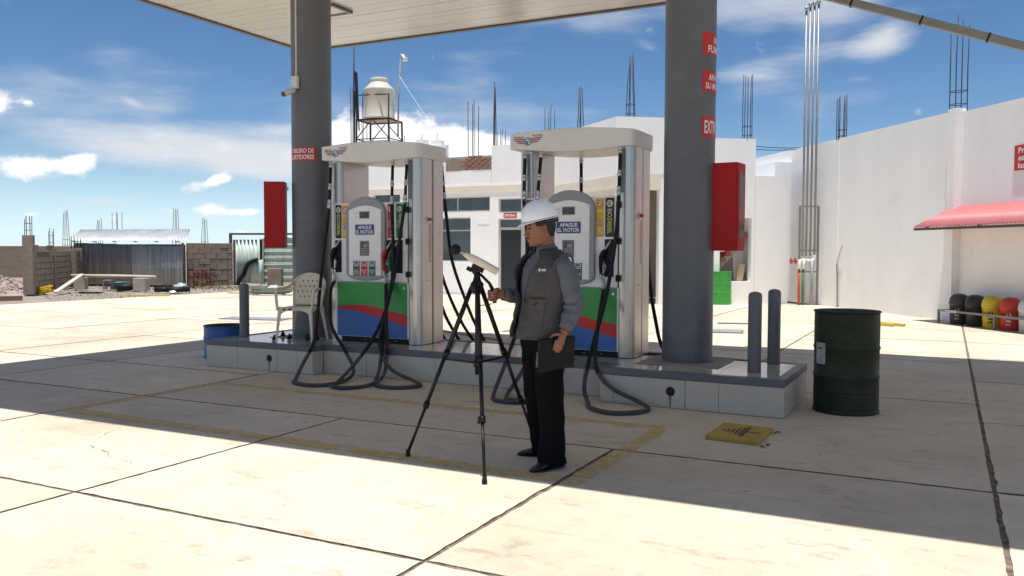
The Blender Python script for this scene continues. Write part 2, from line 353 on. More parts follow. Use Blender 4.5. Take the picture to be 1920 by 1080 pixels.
crack([(-2.12, 6.9), (-1.95, 6.3), (-1.5, 6.05), (-.9, 6.2), (-.7, 6.7), (-.95, 7.25)], .0035); crack([(.1, 7.4), (-.2, 7.9), (-.1, 8.6)], .003)
crack([(-8.3, 7.3), (-7.6, 7.42), (-6.9, 7.36)], .006)

# worn yellow painted lines
def paint_mat():
    M = bpy.data.materials.new('worn_yellow_paint'); M.use_nodes = True; nt = M.node_tree; N = nt.nodes; L = nt.links; b = N['Principled BSDF']
    g = N.new('ShaderNodeNewGeometry'); t = N.new('ShaderNodeTexNoise'); t.inputs['Scale'].default_value = 4.5; t.inputs['Detail'].default_value = 9; t.inputs['Roughness'].default_value = .72; L.new(g.outputs['Position'], t.inputs['Vector'])
    mr = N.new('ShaderNodeMapRange'); mr.interpolation_type = 'SMOOTHSTEP'; L.new(t.outputs['Fac'], mr.inputs[0]); mr.inputs[1].default_value = .38; mr.inputs[2].default_value = .62; mr.inputs[3].default_value = .24; mr.inputs[4].default_value = .64
    b.inputs['Base Color'].default_value = (.74, .52, .15, 1); b.inputs['Roughness'].default_value = .7
    tr = N.new('ShaderNodeBsdfTransparent'); mx = N.new('ShaderNodeMixShader'); L.new(mr.outputs[0], mx.inputs[0]); L.new(tr.outputs[0], mx.inputs[1]); L.new(b.outputs[0], mx.inputs[2])
    L.new(mx.outputs[0], N['Material Output'].inputs[0]); return M
YPAINT = paint_mat()
def strip(pieces, label):
    m_ = MB()
    for (a, b_, w) in pieces:
        a = Vector(a); b_ = Vector(b_); d = (b_-a); L_ = d.length; d.normalize(); nn = Vector((-d.y, d.x)); k = max(2, int(L_/.12)); lo = []; hi = []
        for i in range(k+1):
            p = a+d*(L_*i/k); ea = w/2+.02*noise.noise(Vector((p.x*5, p.y*5, 1))); eb = w/2+.02*noise.noise(Vector((p.x*5, p.y*5, 8)))
            lo.append((*(p-nn*ea), .0045)); hi.append((*(p+nn*eb), .0045))
        m_._add(lo+hi, [(i, i+1, k+2+i, k+1+i) for i in range(k)])
    return tag(m_.build('painted_line', YPAINT, recalc=False), label, 'road marking', 'worn yellow lines of the bay in front of the pumps')
strip([((-7.08, 6.80), (-2.05, 6.76), .13)], 'worn yellow line nearest the fuel island, parallel to its tiled kerb')
strip([((-7.08, 5.02), (-4.635, 4.97), .16), ((-4.60, 4.97), (-2.165, 4.92), .17), ((-2.125, 4.92), (-2.0, 4.90), .17)], 'worn yellow line along the edge of the canopy shadow')
strip([((-7.03, 5.10), (-7.03, 5.83), .12), ((-7.03, 5.89), (-7.03, 6.73), .12)], 'worn yellow line at the far left end of the bay')
strip([((-2.06, 5.02), (-2.05, 5.84), .13), ((-2.05, 5.885), (-2.06, 6.68), .13)], 'worn yellow line at the right end of the bay, behind the man')
strip([((-18.4, 14.3), (-16.6, 14.6), .30)], 'faded yellow paint patch out on the sunny slabs')

# ------------------------------------------------------------------ fuel island
isl = empty('fuel_island', (0, 0, 0), label='raised concrete fuel island clad in grey tiles with grey painted edge', cat='fuel island')
IZ = .33
outline = [(-8.21, 7.73), (-6.53, 7.735), (-6.53, 7.93), (-2.95, 7.92), (-2.95, 7.66), (-1.23, 7.60), (-1.22, 8.87), (-2.92, 9.12), (-6.5, 9.2), (-6.5, 9.5), (-8.22, 9.5)]
def inset(poly, d):
    n = len(poly); out = []
    for i in range(n):
        p0, p1, p2 = Vector(poly[i-1]), Vector(poly[i]), Vector(poly[(i+1) % n])
        d1 = (p1-p0).normalized(); d2 = (p2-p1).normalized(); n1 = Vector((-d1.y, d1.x)); n2 = Vector((-d2.y, d2.x))
        k = 1+n1.dot(n2); out.append(tuple(p1+(n1+n2)*(d/k)))
    return out
MB().prism(inset(outline, .018), IZ-.07, (0, 0, -.01), X3, Y3).build('core', GROUT, isl)
edge = MB(); inn = inset(outline, .085); n_ = len(outline)
o4 = [(*p, IZ-.062) for p in outline]+[(*p, IZ+.004) for p in outline]+[(*p, IZ+.004) for p in inn]+[(*p, IZ-.062) for p in inn]
fs = []
for i in range(n_):
    j = (i+1) % n_
    for k in range(4): fs.append((k*n_+i, k*n_+j, ((k+1) % 4)*n_+j, ((k+1) % 4)*n_+i))
edge._add(o4, fs); edge.build('painted_edge', GREYPAINT, isl, bevel=.005)
# top tiles, cut as a grid inside the edge
def clip_rect(poly, x0, x1, y0, y1):
    def cut(P, ax, val, keep_less):
        out = []
        for i in range(len(P)):
            a, b = P[i-1], P[i]; ia = (a[ax] <= val) == keep_less; ib = (b[ax] <= val) == keep_less
            if ia != ib:
                t = (val-a[ax])/(b[ax]-a[ax]); out.append((a[0]+(b[0]-a[0])*t, a[1]+(b[1]-a[1])*t))
            if ib: out.append(b)
        return out
    P = poly
    for ax, v, k in ((0, x1, True), (0, x0, False), (1, y1, True), (1, y0, False)):
        if P: P = cut(P, ax, v, k)
    return P
for (a, b, c, d) in [(-8.13, -6.52, 7.815, 9.42), (-6.52, -2.96, 8.01, 9.04), (-2.96, -1.305, 7.74, 8.80)]:
    nx = max(1, round((b-a)/.6)); ny = max(1, round((d-c)/.6))
    for i in range(nx):
        for j in range(ny):
            x0 = a+(b-a)*i/nx; x1 = a+(b-a)*(i+1)/nx; y0 = c+(d-c)*j/ny; y1 = c+(d-c)*(j+1)/ny
            P = clip_rect(inset(outline, .086), x0+.0015, x1-.0015, y0+.0015, y1-.0015)
            if len(P) > 2: MB().prism(P, .055, (0, 0, IZ-.057+random.uniform(0, .0006)), X3, Y3).build('top_tile', TOPTILE, isl)
def front_tiles(a, b, cuts, holes=()):
    """tiles on a vertical side from a to b, outward on the right of a->b"""
    a = Vector((*a, 0)); b = Vector((*b, 0)); d = (b-a); L_ = d.length; d.normalize(); cuts = [0]+[c for c in cuts if 0 < c < L_]+[L_]
    for i in range(len(cuts)-1):
        u0, u1 = cuts[i]+.002, cuts[i+1]-.002; hl = [h for h in holes if u0 < h < u1]
        O = a+Vector((d.y, -d.x, 0))*(-.016+random.uniform(0, .0015))
        if not hl:
            MB().prism([(u0, .004), (u1, .004), (u1, IZ-.064), (u0, IZ-.064)], .014, O, d, Z3).build('side_tile', TILE, isl, bevel=.0015, seg=1)
        else:
            h = hl[0]; hz, r = .155, .045; m_ = MB(); k = 24
            circ = [(h+r*math.cos(2*math.pi*q/k), hz+r*math.sin(2*math.pi*q/k)) for q in range(k)]
            box = []
            for q in range(k):
                an = 2*math.pi*q/k; c_, s_ = math.cos(an), math.sin(an)
                t = min(((u1-h) if c_ > 0 else (h-u0))/max(abs(c_), 1e-6), ((IZ-.064-hz) if s_ > 0 else (hz-.004))/max(abs(s_), 1e-6)); box.append((h+c_*t, hz+s_*t))
            nn = d.cross(Z3)
            fr = [O+d*p[0]+Z3*p[1]+nn*.014 for p in circ+box]; bk = [O+d*p[0]+Z3*p[1]-nn*.05 for p in circ]
            m_._add(fr+bk, [(q, k+q, k+(q+1) % k, (q+1) % k) for q in range(k)]+[(q, (q+1) % k, 2*k+(q+1) % k, 2*k+q) for q in range(k)])
            cor = [O+d*p[0]+Z3*p[1]+nn*.014 for p in ((u0, .004), (u1, .004), (u1, IZ-.064), (u0, IZ-.064))]
            for cc in range(4):
                an = [math.atan2(.004-hz, u0-h), math.atan2(.004-hz, u1-h), math.atan2(IZ-.064-hz, u1-h), math.atan2(IZ-.064-hz, u0-h)][cc] % (2*math.pi); q = int(an/(2*math.pi)*k)
                m_._add([cor[cc], fr[k+q], fr[k+(q+1) % k]], [(0, 1, 2)])
            t_ = m_.build('side_tile', TILE, isl)
            MB().prism([(h+.052*math.cos(2*math.pi*q/k), hz+.052*math.sin(2*math.pi*q/k)) for q in range(k)], .004, O-nn*.004, d, Z3).build('drain_hole_disc', mat('hole_shade', (.03, .025, .02), .9), isl)  # dark disc closes the hole, its shade put into the colour
            st = MB().prism([(h-.012, hz-.045), (h-.006, .01), (h+.007, .005), (h+.012, hz-.046)], .0012, O+nn*.0142, d, Z3)
            st.build('rust_streak', mat('rust_streak', (.24, .15, .07), .8, var=.3, scale=30), isl)
front_tiles(outline[0], outline[1], [.52, 1.14, 1.45], holes=[1.02])
front_tiles(outline[1], outline[2], [])
front_tiles(outline[2], outline[3], [.62, .92, 1.55, 2.15, 2.75, 3.3])
front_tiles(outline[3], outline[4], [])
front_tiles(outline[4], outline[5], [.14, .84, 1.15], holes=[.70])
front_tiles(outline[5], outline[6], [.64])
front_tiles(outline[6], outline[7], [.6, 1.2]); front_tiles(outline[7], outline[8], [.6, 1.2, 1.8, 2.4, 3.0]); front_tiles(outline[9], outline[10], [.6, 1.2]); front_tiles(outline[10], outline[0], [.6, 1.2])

# ------------------------------------------------------------------ columns
RED = mat('red_cabinet_paint', (.42, .010, .012), .5, var=.05, scale=3, spec=.25)
SIGNRED = mat('sign_red', (.52, .022, .020), .45, var=.04)
WHITE = mat('white_print', (.78, .77, .75), .5, var=.03)
SILVER = mat('galvanised_grey', (.42, .43, .44), .4, .75, var=.12, scale=14)
STEEL = mat('stainless', (.58, .555, .52), .31, .88, var=.06, scale=3, streak=(12, 12, .6), dirt=(.46, .42, .37), dscale=2, dirt_amt=.2)
CEMENT = mat('bare_cement', (.30, .27, .235), .92, var=.12, scale=9, bump=.4)
BLACKP = mat('black_plastic', (.014, .014, .015), .5, var=.1, spec=.25)
CR = .253
def wrap_sign(col, c, ang, zc, w, h, lines, lab):
    """sticker curved round the column; ang is where its centre faces"""
    x, y = c; t = w/CR; m_ = MB()
    def P(u, v, r): a = ang+u/CR; return (x+r*math.cos(a), y+r*math.sin(a), zc+v)
    m_.grid(lambda a, b: P((a-.5)*w, (b-.5)*h, CR+.0025), 28, 1)
    s_ = m_.build('warning_sticker', SIGNRED, recalc=False); s_.parent = col; s_['label'] = lab
    wm = MB(); 
    for (s, zz, tw, th) in lines:
        text(s_, s, WHITE, (0, 0, 0), X3, Z3, tw, th, .022, wrap=lambda a, b, zz=zz: P(a, b+zz, CR+.0045))
    return s_
def column(loc, lab):
    o = empty('canopy_column', (0, 0, 0), label=lab, cat='column', group='canopy columns')
    m_ = MB().lathe([(CR, IZ-.02), (CR, 5.055)], (loc[0], loc[1], 0), 64); m_.build('shaft', GREYPAINT, o)
    return o
LC = (-7.33, 8.70); RC = (-2.35, 8.56)
colL = column(LC, 'grey round canopy column at left beside the white plastic chair')
colR = column(RC, 'grey round canopy column at right with three red stickers down it')
def facing(c): return math.atan2(-c[1], -c[0])
aL, aR = facing(LC), facing(RC)
wrap_sign(colL, LC, aL-R(32), 2.66, .40, .17, [('TABLERO DE', .040, .33, .058), ('SURTIDORES', -.040, .34, .058)], 'red sticker with white lettering curving round the column')
for zc, h, ls in [(3.48, .215, [('NO', .045, .10, .072), ('FUMAR', -.048, .27, .072)]), (3.115, .205, [('APAGUE', .042, .25, .062), ('SU MOTOR', -.042, .32, .062)]), (2.67, .205, [('EXTINTOR', 0, .34, .13)])]:
    wrap_sign(colR, RC, aR+R(72), zc, .40, h, ls, 'red sticker with white lettering curving round the column')
MB().box(-2.75, -1.92, 8.08, 8.86, IZ-.002, IZ+.003).build('cement_patch', CEMENT, colR)
MB().box(-7.72, -6.95, 8.32, 9.1, IZ-.002, IZ+.003).build('cement_patch', CEMENT, colL)
for (bx, by) in [(-7.40, 8.06), (-7.30, 8.22), (-7.05, 8.26), (-6.93, 8.30), (-7.66, 8.5)]:
    b_ = MB().cyl((bx, by, IZ), (bx, by, IZ+.075), .012, n=10); b_.lathe([(.034, 0), (.034, .018), (.026, .02), (.026, .045)], (bx, by, IZ+.003), 6, smooth=False, closed_top=True)
    b_.build('anchor_bolt', BLACKP, colL)

# ------------------------------------------------------------------ canopy
can = empty('canopy', (0, 0, 0), label='flat white canopy roof with slatted ceiling over the fuel island', cat='canopy')
CX0, CX1, CY0, CY1, CZ = -10.50, 3.2, 4.107, 12.29, 5.06
nb = 40; bw = (CY1-CY0-.10)/nb
for i in range(nb):                       # ceiling boards run along the island
    y0 = CY0+.05+i*bw
    MB().box(CX0+.06, CX1-.06, y0+.004, y0+bw-.004, CZ+.004+random.uniform(0, .004), CZ+.03).build('ceiling_board', CANOPYW, can)
MB().box(CX0+.05, CX1-.05, CY0+.045, CY1-.045, CZ+.031, CZ+.09).build('roof_deck', mat('deck_grey', (.35, .34, .33), .7), can)
FASC = mat('fascia_grey', (.10, .095, .09), .5)
fa = MB()
fa.box(CX0-.03, CX1+.03, CY0-.03, CY0+.045, CZ-.02, CZ+.62); fa.box(CX0-.03, CX1+.03, CY1-.045, CY1+.03, CZ-.02, CZ+.62)
fa.box(CX0-.03, CX0+.05, CY0+.046, CY1-.046, CZ-.02, CZ+.62); fa.box(CX1-.05, CX1+.03, CY0+.046, CY1-.046, CZ-.02, CZ+.62)
fa.build('fascia', FASC, can)
def ceil_light(x, y):
    f_ = MB(); s = .24
    for (a, b, c, d) in ((-s, s, -s, -s+.05), (-s, s, s-.05, s), (-s, -s+.05, -s+.05, s-.05), (s-.05, s, -s+.05, s-.05)): f_.box(x+a, x+b, y+c, y+d, CZ-.035, CZ+.003)
    l_ = f_.build('ceiling_light', mat('lamp_frame', (.12, .12, .12), .4, .3), can)
    MB().box(x-.185, x+.185, y-.185, y+.185, CZ-.022, CZ-.004).build('diffuser', mat('lamp_glass', (.6, .6, .58), .15), l_)
for (x, y) in [(-8.35, 10.35), (-8.35, 6.6), (-4.7, 6.6), (-4.7, 9.9), (-1.0, 6.6), (-1.0, 9.9)][:1]: ceil_light(x, y)

# sloping drain duct off the rear edge of the canopy
dr = empty('drain_duct', label='grey square drain duct with black clamps sloping down from the canopy', cat='drain pipe')
A_, B_ = Vector((-2.6, 12.46, 5.335)), Vector((2.9, 12.42, 3.15))
MB().bar(A_, B_, .10, .10).build('duct', mat('duct_grey', (.27, .275, .28), .5, .2), dr, bevel=.008)
for t in (.405, .545, .70, .25):
    p = A_.lerp(B_, t); d = (B_-A_).normalized(); MB().bar(p-d*.012, p+d*.012, .110, .110).build('clamp', BLACKP, dr)

# bollards on the island
def bollard(x, y, h, lab):
    o = MB().lathe([(.062, 0), (.062, h-.03), (.058, h-.012), (.045, h), (.02, h+.008), (.0, h+.01)], (0, 0, 0), 28).build('bollard', GREYPAINT, loc=(x, y, IZ+.001))
    return tag(o, lab, 'bollard', 'grey steel bollards at the ends of the island')
bollard(-8.08, 8.25, .68, 'grey round-topped bollard at the left tip of the island beside the blue barrel')
bollard(-7.75, 8.95, .73, 'grey bollard standing behind the front leg of the plastic chair')
bollard(-1.58, 8.07, .735, 'nearer of the two grey bollards right of the column with red stickers')
bollard(-1.52, 8.72, .735, 'farther of the two grey bollards, just left of the dark green drum')

# yellow stencilled cover plate
cv = empty('yellow_cover_plate', label='yellow painted concrete cover plate with black stencilled earthing symbol', cat='cover plate')
YC = mat('yellow_cover', (.46, .31, .055), .75, var=.15, scale=8, dirt=(.30, .22, .09), dscale=6, dirt_amt=.6, bump=.4)
P = [(-1.635, 6.50), (-1.225, 6.45), (-1.215, 7.02), (-1.625, 7.07)]
MB().prism(P, .034, (0, 0, -.002), X3, Y3).build('plate', YC, cv, bevel=.006)
sy = MB(); cx, cy = -1.425, 6.76; zz = .0335
def srect(x0, x1, y0, y1): sy._add([(cx+x0, cy+y0, zz), (cx+x1, cy+y0, zz), (cx+x1, cy+y1, zz), (cx+x0, cy+y1, zz)], [(0, 1, 2, 3)])
srect(.055, .16, -.012, .012); srect(.03, .052, -.19, .19)
for k, w in enumerate((.15, .115, .08, .05, .025)): srect(.006-k*.034, .024-k*.034, -w, w)
sy.build('stencil_symbol', mat('stencil_black', (.055, .05, .045), .8, var=.4, scale=20), cv, recalc=False)
rub = MB()
for k in range(14):
    x = random.uniform(-1.225, -1.16); y = random.choice((6.47, 7.0))+random.gauss(0, .05); s = random.uniform(.006, .015)
    rub.lathe([(0, 0), (s, s*.5), (s*.7, s*1.1), (0, s*1.3)], (x, y, -.002), 5, smooth=False)
tag(rub.build('grit', mat('grit', (.2, .16, .11), .9)), 'small crumbs of broken concrete beside the yellow cover plate', 'grit', kind='stuff')
# ------------------------------------------------------------------ fuel dispensers
PWHITE = mat('dispenser_white', (.90, .875, .84), .38, var=.03, scale=2, dirt=(.64, .59, .53), dscale=3.5, dirt_amt=.4)
HDRW = mat('header_white', (.78, .735, .69), .42, var=.03, scale=2, dirt=(.50, .45, .40), dscale=2, dirt_amt=.3)
BEZEL = mat('bezel_grey', (.30, .305, .315), .4, var=.04)
GREEN = mat('panel_green', (.045, .34, .075), .42, var=.05); REDP = mat('panel_red', (.60, .02, .024), .42, var=.05); BLUEP = mat('panel_blue', (.036, .14, .43), .42, var=.06, scale=40)
NAVY = mat('sign_navy', (.022, .045, .21), .4, var=.04); YEL = mat('sticker_yellow', (.72, .42, .025), .5, var=.04); BLK = mat('sticker_black', (.022, .022, .022), .45)
GSTK = mat('sticker_green', (.03, .16, .05), .45); RSTK = mat('sticker_red', (.52, .03, .03), .45); CREAM = mat('sticker_cream', (.62, .63, .48), .5); LIME = mat('lime_letters', (.55, .60, .10), .5)
LCD = mat('lcd_glass', (.055, .065, .055), .15, var=.05); DKGREY = mat('dark_grey', (.085, .085, .088), .5)
RUBBER = mat('hose_rubber', (.013, .013, .014), .55, var=.2, scale=8, spec=.25); DUSTY = mat('hose_rubber_dusty', (.075, .068, .062), .8, var=.25, scale=9, dirt=(.028, .027, .027), dscale=5, dirt_amt=.8)
CHROME = mat('crimped_metal', (.55, .55, .55), .28, .9, var=.35, scale=60)
NRED = mat('nozzle_red', (.42, .018, .022), .35); NGRN = mat('nozzle_green', (.012, .12, .06), .35)
FY = -.30
def plate(poly, mat_, name, parent, y, d=.003, bevel=0):
    return MB().prism(poly, d, (0, y, 0), X3, Z3).build(name, mat_, parent, bevel)      # X x Z = -Y : grows towards the viewer
def rect(x0, x1, z0, z1): return [(x0, z0), (x1, z0), (x1, z1), (x0, z1)]
def circ(cx, cz, r, n=28): return [(cx+r*math.cos(2*math.pi*i/n), cz+r*math.sin(2*math.pi*i/n)) for i in range(n)]
def ring_poly(parent, cx, cz, r0, r1, y, mat_, name='ring', n=28):
    m_ = MB(); a = circ(cx, cz, r1, n); b = circ(cx, cz, r0, n)
    m_._add([(p[0], y, p[1]) for p in a+b], [(i, (i+1) % n, n+(i+1) % n, n+i) for i in range(n)]); return m_.build(name, mat_, parent, recalc=False)
def vtext(parent, s, m_, x, zc, y, length, thick, bold=.014):    # reads downwards
    return text(parent, s, m_, (x, y, zc), (0, 0, -1), (1, 0, 0), length, thick, bold)
def htext(parent, s, m_, x, zc, y, w, h, bold=.014): return text(parent, s, m_, (x, y, zc), (1, 0, 0), (0, 0, 1), w, h, bold)
def header(o):
    m_ = MB(); n = 44; rings = []
    xs = [-.77+1.435*i/n for i in range(n+1)]
    for x in xs:
        t = (x+.77)/1.435; top = 2.388-.022*t+.040*math.sin(math.pi*t)**1.1; bot = 2.222-.028*t-.042*math.sin(math.pi*min(1, t*1.02))**1.4
        e = max(0, (x-.56)/.105); hd = .335-.07*(1-math.sqrt(max(0, 1-e*e))) if e > 0 else .335
        e2 = max(0, (-.72-x)/.05); hd -= .012*e2
        rings.append([(x, -hd, bot), (x, -hd-.004, top), (x, hd+.004, top), (x, hd, bot)])
    m_.loft(rings, smooth=False)
    h_ = m_.build('header', HDRW, o, bevel=.012)
    # emblem: striped wings, round globe and two words
    ex, ez, y = -.545, 2.298, -.3415
    w_ = MB(); s_ = MB(); b_ = MB()
    for sd in (-1, 1):
        lean = .004
        def pt(u, v): return (ex+sd*u, y, ez+v+ (.0 if sd < 0 else .012)*u/.16)
        w_._add([pt(.03, -.026), pt(.05, -.026), pt(.115, -.026), pt(.15, -.002), pt(.17, .036), pt(.085, .036), pt(.055, .026), pt(.03, .026)], [tuple(range(8)) if sd > 0 else tuple(range(8))[::-1]])
        y -= .0006
        for k in range(3):
            v0, v1 = -.022+k*.0195, -.0115+k*.0195; l = .118+.022*k
            s_._add([pt(.032, v0), pt(.055, v0), pt(.09, v0+.003), pt(l, v0+.003), pt(l+.013, v1+.003), pt(.08, v1+.003), pt(.055, v1), pt(.032, v1)], [tuple(range(8)) if sd > 0 else tuple(range(8))[::-1]])
        y += .0006
    navy2 = mat('emblem_outline', (.10, .06, .10), .5)
    em = w_.build('emblem', mat('emblem_white', (.66, .62, .58), .5), h_, recalc=False)
    s_.v = [(v[0], v[1], v[2]) for v in s_.v]
    st = s_.build('stripes', mat('emblem_red', (.30, .02, .04), .5), em, recalc=False)
    plate(circ(ex, ez-.002, .044), navy2, 'globe_rim', em, -.3413, .0016)
    plate(circ(ex, ez-.002, .036), mat('globe_white', (.55, .60, .66), .5), 'globe', em, -.3430, .0012)
    plate([(ex-.034, ez-.004), (ex-.02, ez-.028), (ex+.002, ez-.034), (ex+.006, ez-.012), (ex-.01, ez+.01)], mat('globe_blue', (.05, .14, .45), .5), 'globe_blue', em, -.3443, .001)
    for k in range(4):
        a = R(-20+28*k); plate([(ex+.03*math.cos(a), ez+.03*math.sin(a)), (ex+.034*math.cos(a+.2), ez+.034*math.sin(a+.2)), (ex+.008, ez-.002)], mat('globe_line', (.20, .27, .40), .5), 'globe_line', em, -.3443, .001)
    text(em, 'American', navy2, (ex-.11, -.3418, ez+.050), (1, 0, -.02), (0, 0, 1), .115, .024, .01); text(em, 'Petroleum', navy2, (ex+.118, -.3418, ez+.063), (1, 0, .03), (0, 0, 1), .118, .024, .01)
    return h_
def swoosh(o):
    x0, x1, zb, zt = -.555, .475, .070, .728
    p = plate(rect(x0, x1, zb, zt), GREEN, 'graphic_panel', o, -.3005, .003)
    n = 20
    def top(t): return .424+.030*math.sin(math.pi*min(1, t*1.35)**.9)*(1 if t < .74 else 0)-.075*max(0, t-.45)**1.5/.41
    def low(t): return .392+.006*math.sin(math.pi*min(1, t*2))-.185*max(0, t-.12)**1.35/.84
    plate([(x0+(x1-x0)*i/n, low(i/n)-.005) for i in range(n+1)]+[(x0+(x1-x0)*i/n, top(i/n)) for i in range(n, -1, -1)], REDP, 'red_band', p, -.3036, .001)
    plate([(x0, zb), (x1, zb)]+[(x0+(x1-x0)*i/n, low(i/n)) for i in range(n, -1, -1)], BLUEP, 'blue_field', p, -.3048, .001)
    for x in (x0+.03, x1-.04): plate(circ(x, zt-.06, .014, 14), CHROME, 'door_lock', p, -.305, .006)
def bio_strip(o, x0, x1):
    p = plate(rrect(x0, x1, 1.262, 1.672, .012), BLK, 'fuel_sticker', o, -.3005, .0025); p['label'] = 'black sticker with round badge and lettering reading downwards'; xc = (x0+x1)/2
    plate(circ(xc, 1.61, .036), CREAM, 'badge', p, -.3032, .001)
    for k in (-1, 0, 1): plate(rect(xc-.010+k*.013, xc-.004+k*.013, 1.588, 1.632), BLK, 'badge_mark', p, -.3044, .0008)
    vtext(p, 'BIO', CREAM, xc, 1.512, -.3036, .085, .048, .004); vtext(p, 'DIESEL', LIME, xc, 1.376, -.3036, .165, .048, .02)
def warn_strip(o, x0, x1):
    p = plate(rect(x0, x1, 1.262, 1.668), YEL, 'warning_sticker', o, -.3005, .0025); p['label'] = 'yellow no smoking and no phone sticker'; xc = (x0+x1)/2
    for zc, words, kind in ((1.61, ['NO FUME'], 0), (1.41, ['APAGUE', 'EL', 'CELULAR'], 1)):
        plate(circ(xc, zc, .033), WHITE, 'disc', p, -.3032, .001); ring_poly(p, xc, zc, .026, .034, -.3047, SIGNRED, 'ban_ring')
        if kind == 0: plate([(xc-.02, zc-.006), (xc+.02, zc+.004), (xc+.02, zc+.010), (xc-.02, zc+.001)], BLK, 'cigarette', p, -.3044, .0008)
        else: plate([(xc-.010, zc-.018), (xc+.003, zc-.021), (xc+.012, zc+.015), (xc-.002, zc+.019)], BLK, 'phone', p, -.3044, .0008)
        plate([(xc-.022, zc+.017), (xc-.017, zc+.022), (xc+.022, zc-.017), (xc+.017, zc-.022)], SIGNRED, 'ban_bar', p, -.3056, .0006)
        for k, w in enumerate(words): htext(p, w, WHITE, xc, zc-.057-k*.024 if kind else zc-.078, -.3034, min(.072, .016*len(w)), .016, .02)
def gas_strip(o, x0, x1, m_):
    p = plate(rect(x0, x1, 1.262, 1.668), m_, 'fuel_sticker', o, -.3005, .0025); p['label'] = 'fuel grade sticker with round badge and white lettering reading downwards'; xc = (x0+x1)/2
    plate(circ(xc, 1.605, .034), CREAM, 'badge', p, -.3032, .001)
    for k in (-1, 1): plate(rect(xc-.004+k*.009, xc+.002+k*.009, 1.587, 1.622), m_, 'badge_mark', p, -.3044, .0008)
    vtext(p, 'GASOHOL', WHITE, xc+.014, 1.418, -.3036, .26, .030, .02); vtext(p, 'PLUS', WHITE, xc-.022, 1.435, -.3036, .085, .018, .01)
def slot(o, x0, x1):
    f_ = MB().prism(rrect(x0, x1, .845, 1.238, .008), .014, (0, -.294, 0), X3, Z3).build('nozzle_holster', BLACKP, o, bevel=.003)
    MB().prism(rrect(x0+.012, x1-.012, .875, 1.222, .006), .002, (0, -.308, 0), X3, Z3).build('recess_shade', mat('holster_shade', (.006, .006, .006), .6), f_)  # flat near-black plate, the holster's inner shade as colour
def nozzle(root, x, z, body, dx=-1):
    """gun nozzle hung spout-up in its holster, handle hanging down; x,z where the spout enters"""
    y = -.345
    o = empty('nozzle', (0, 0, 0), parent=root)
    def P(a, b, c=0): return (x+dx*a, y+c, z+b)
    MB().tube(smooth_path([P(-.005, .035, .03), P(.012, 0, .005), P(.045, -.055, -.005)], 4), .0115, 10).build('spout', CHROME, o)
    b = MB(); pth = smooth_path([P(.042, -.055), P(.068, -.10), P(.088, -.165), P(.092, -.24), P(.088, -.315)], 5)
    rs = [.024+.022*math.sin(math.pi*min(1, i/(len(pth)-1)*1.5)) if i/(len(pth)-1) < .5 else .034-.012*(i/(len(pth)-1)-.5)/.5 for i in range(len(pth))]
    b.tube(pth, rs, 12, flat=.62); b.build('nozzle_body', body, o)
    g_ = MB(); g_.tube(smooth_path([P(.055, -.17), P(.018, -.20), P(.012, -.27), P(.05, -.315), P(.08, -.31)], 4), .008, 8); g_.build('trigger_guard', body if body is not BLACKP else BLACKP, o)
    t_ = MB(); t_.tube([P(.058, -.18), P(.036, -.225), P(.04, -.275)], .007, 8); t_.build('trigger', CHROME, o)
    s_ = MB(); s_.tube(smooth_path([P(.088, -.30), P(.088, -.35), P(.06, -.395), P(.058, -.43)], 5), .017, 12); s_.tube([P(.058, -.425), P(.058, -.475)], [.021, .021], 12); s_.build('swivel', SILVER, o)
    return Vector(P(.058, -.47))
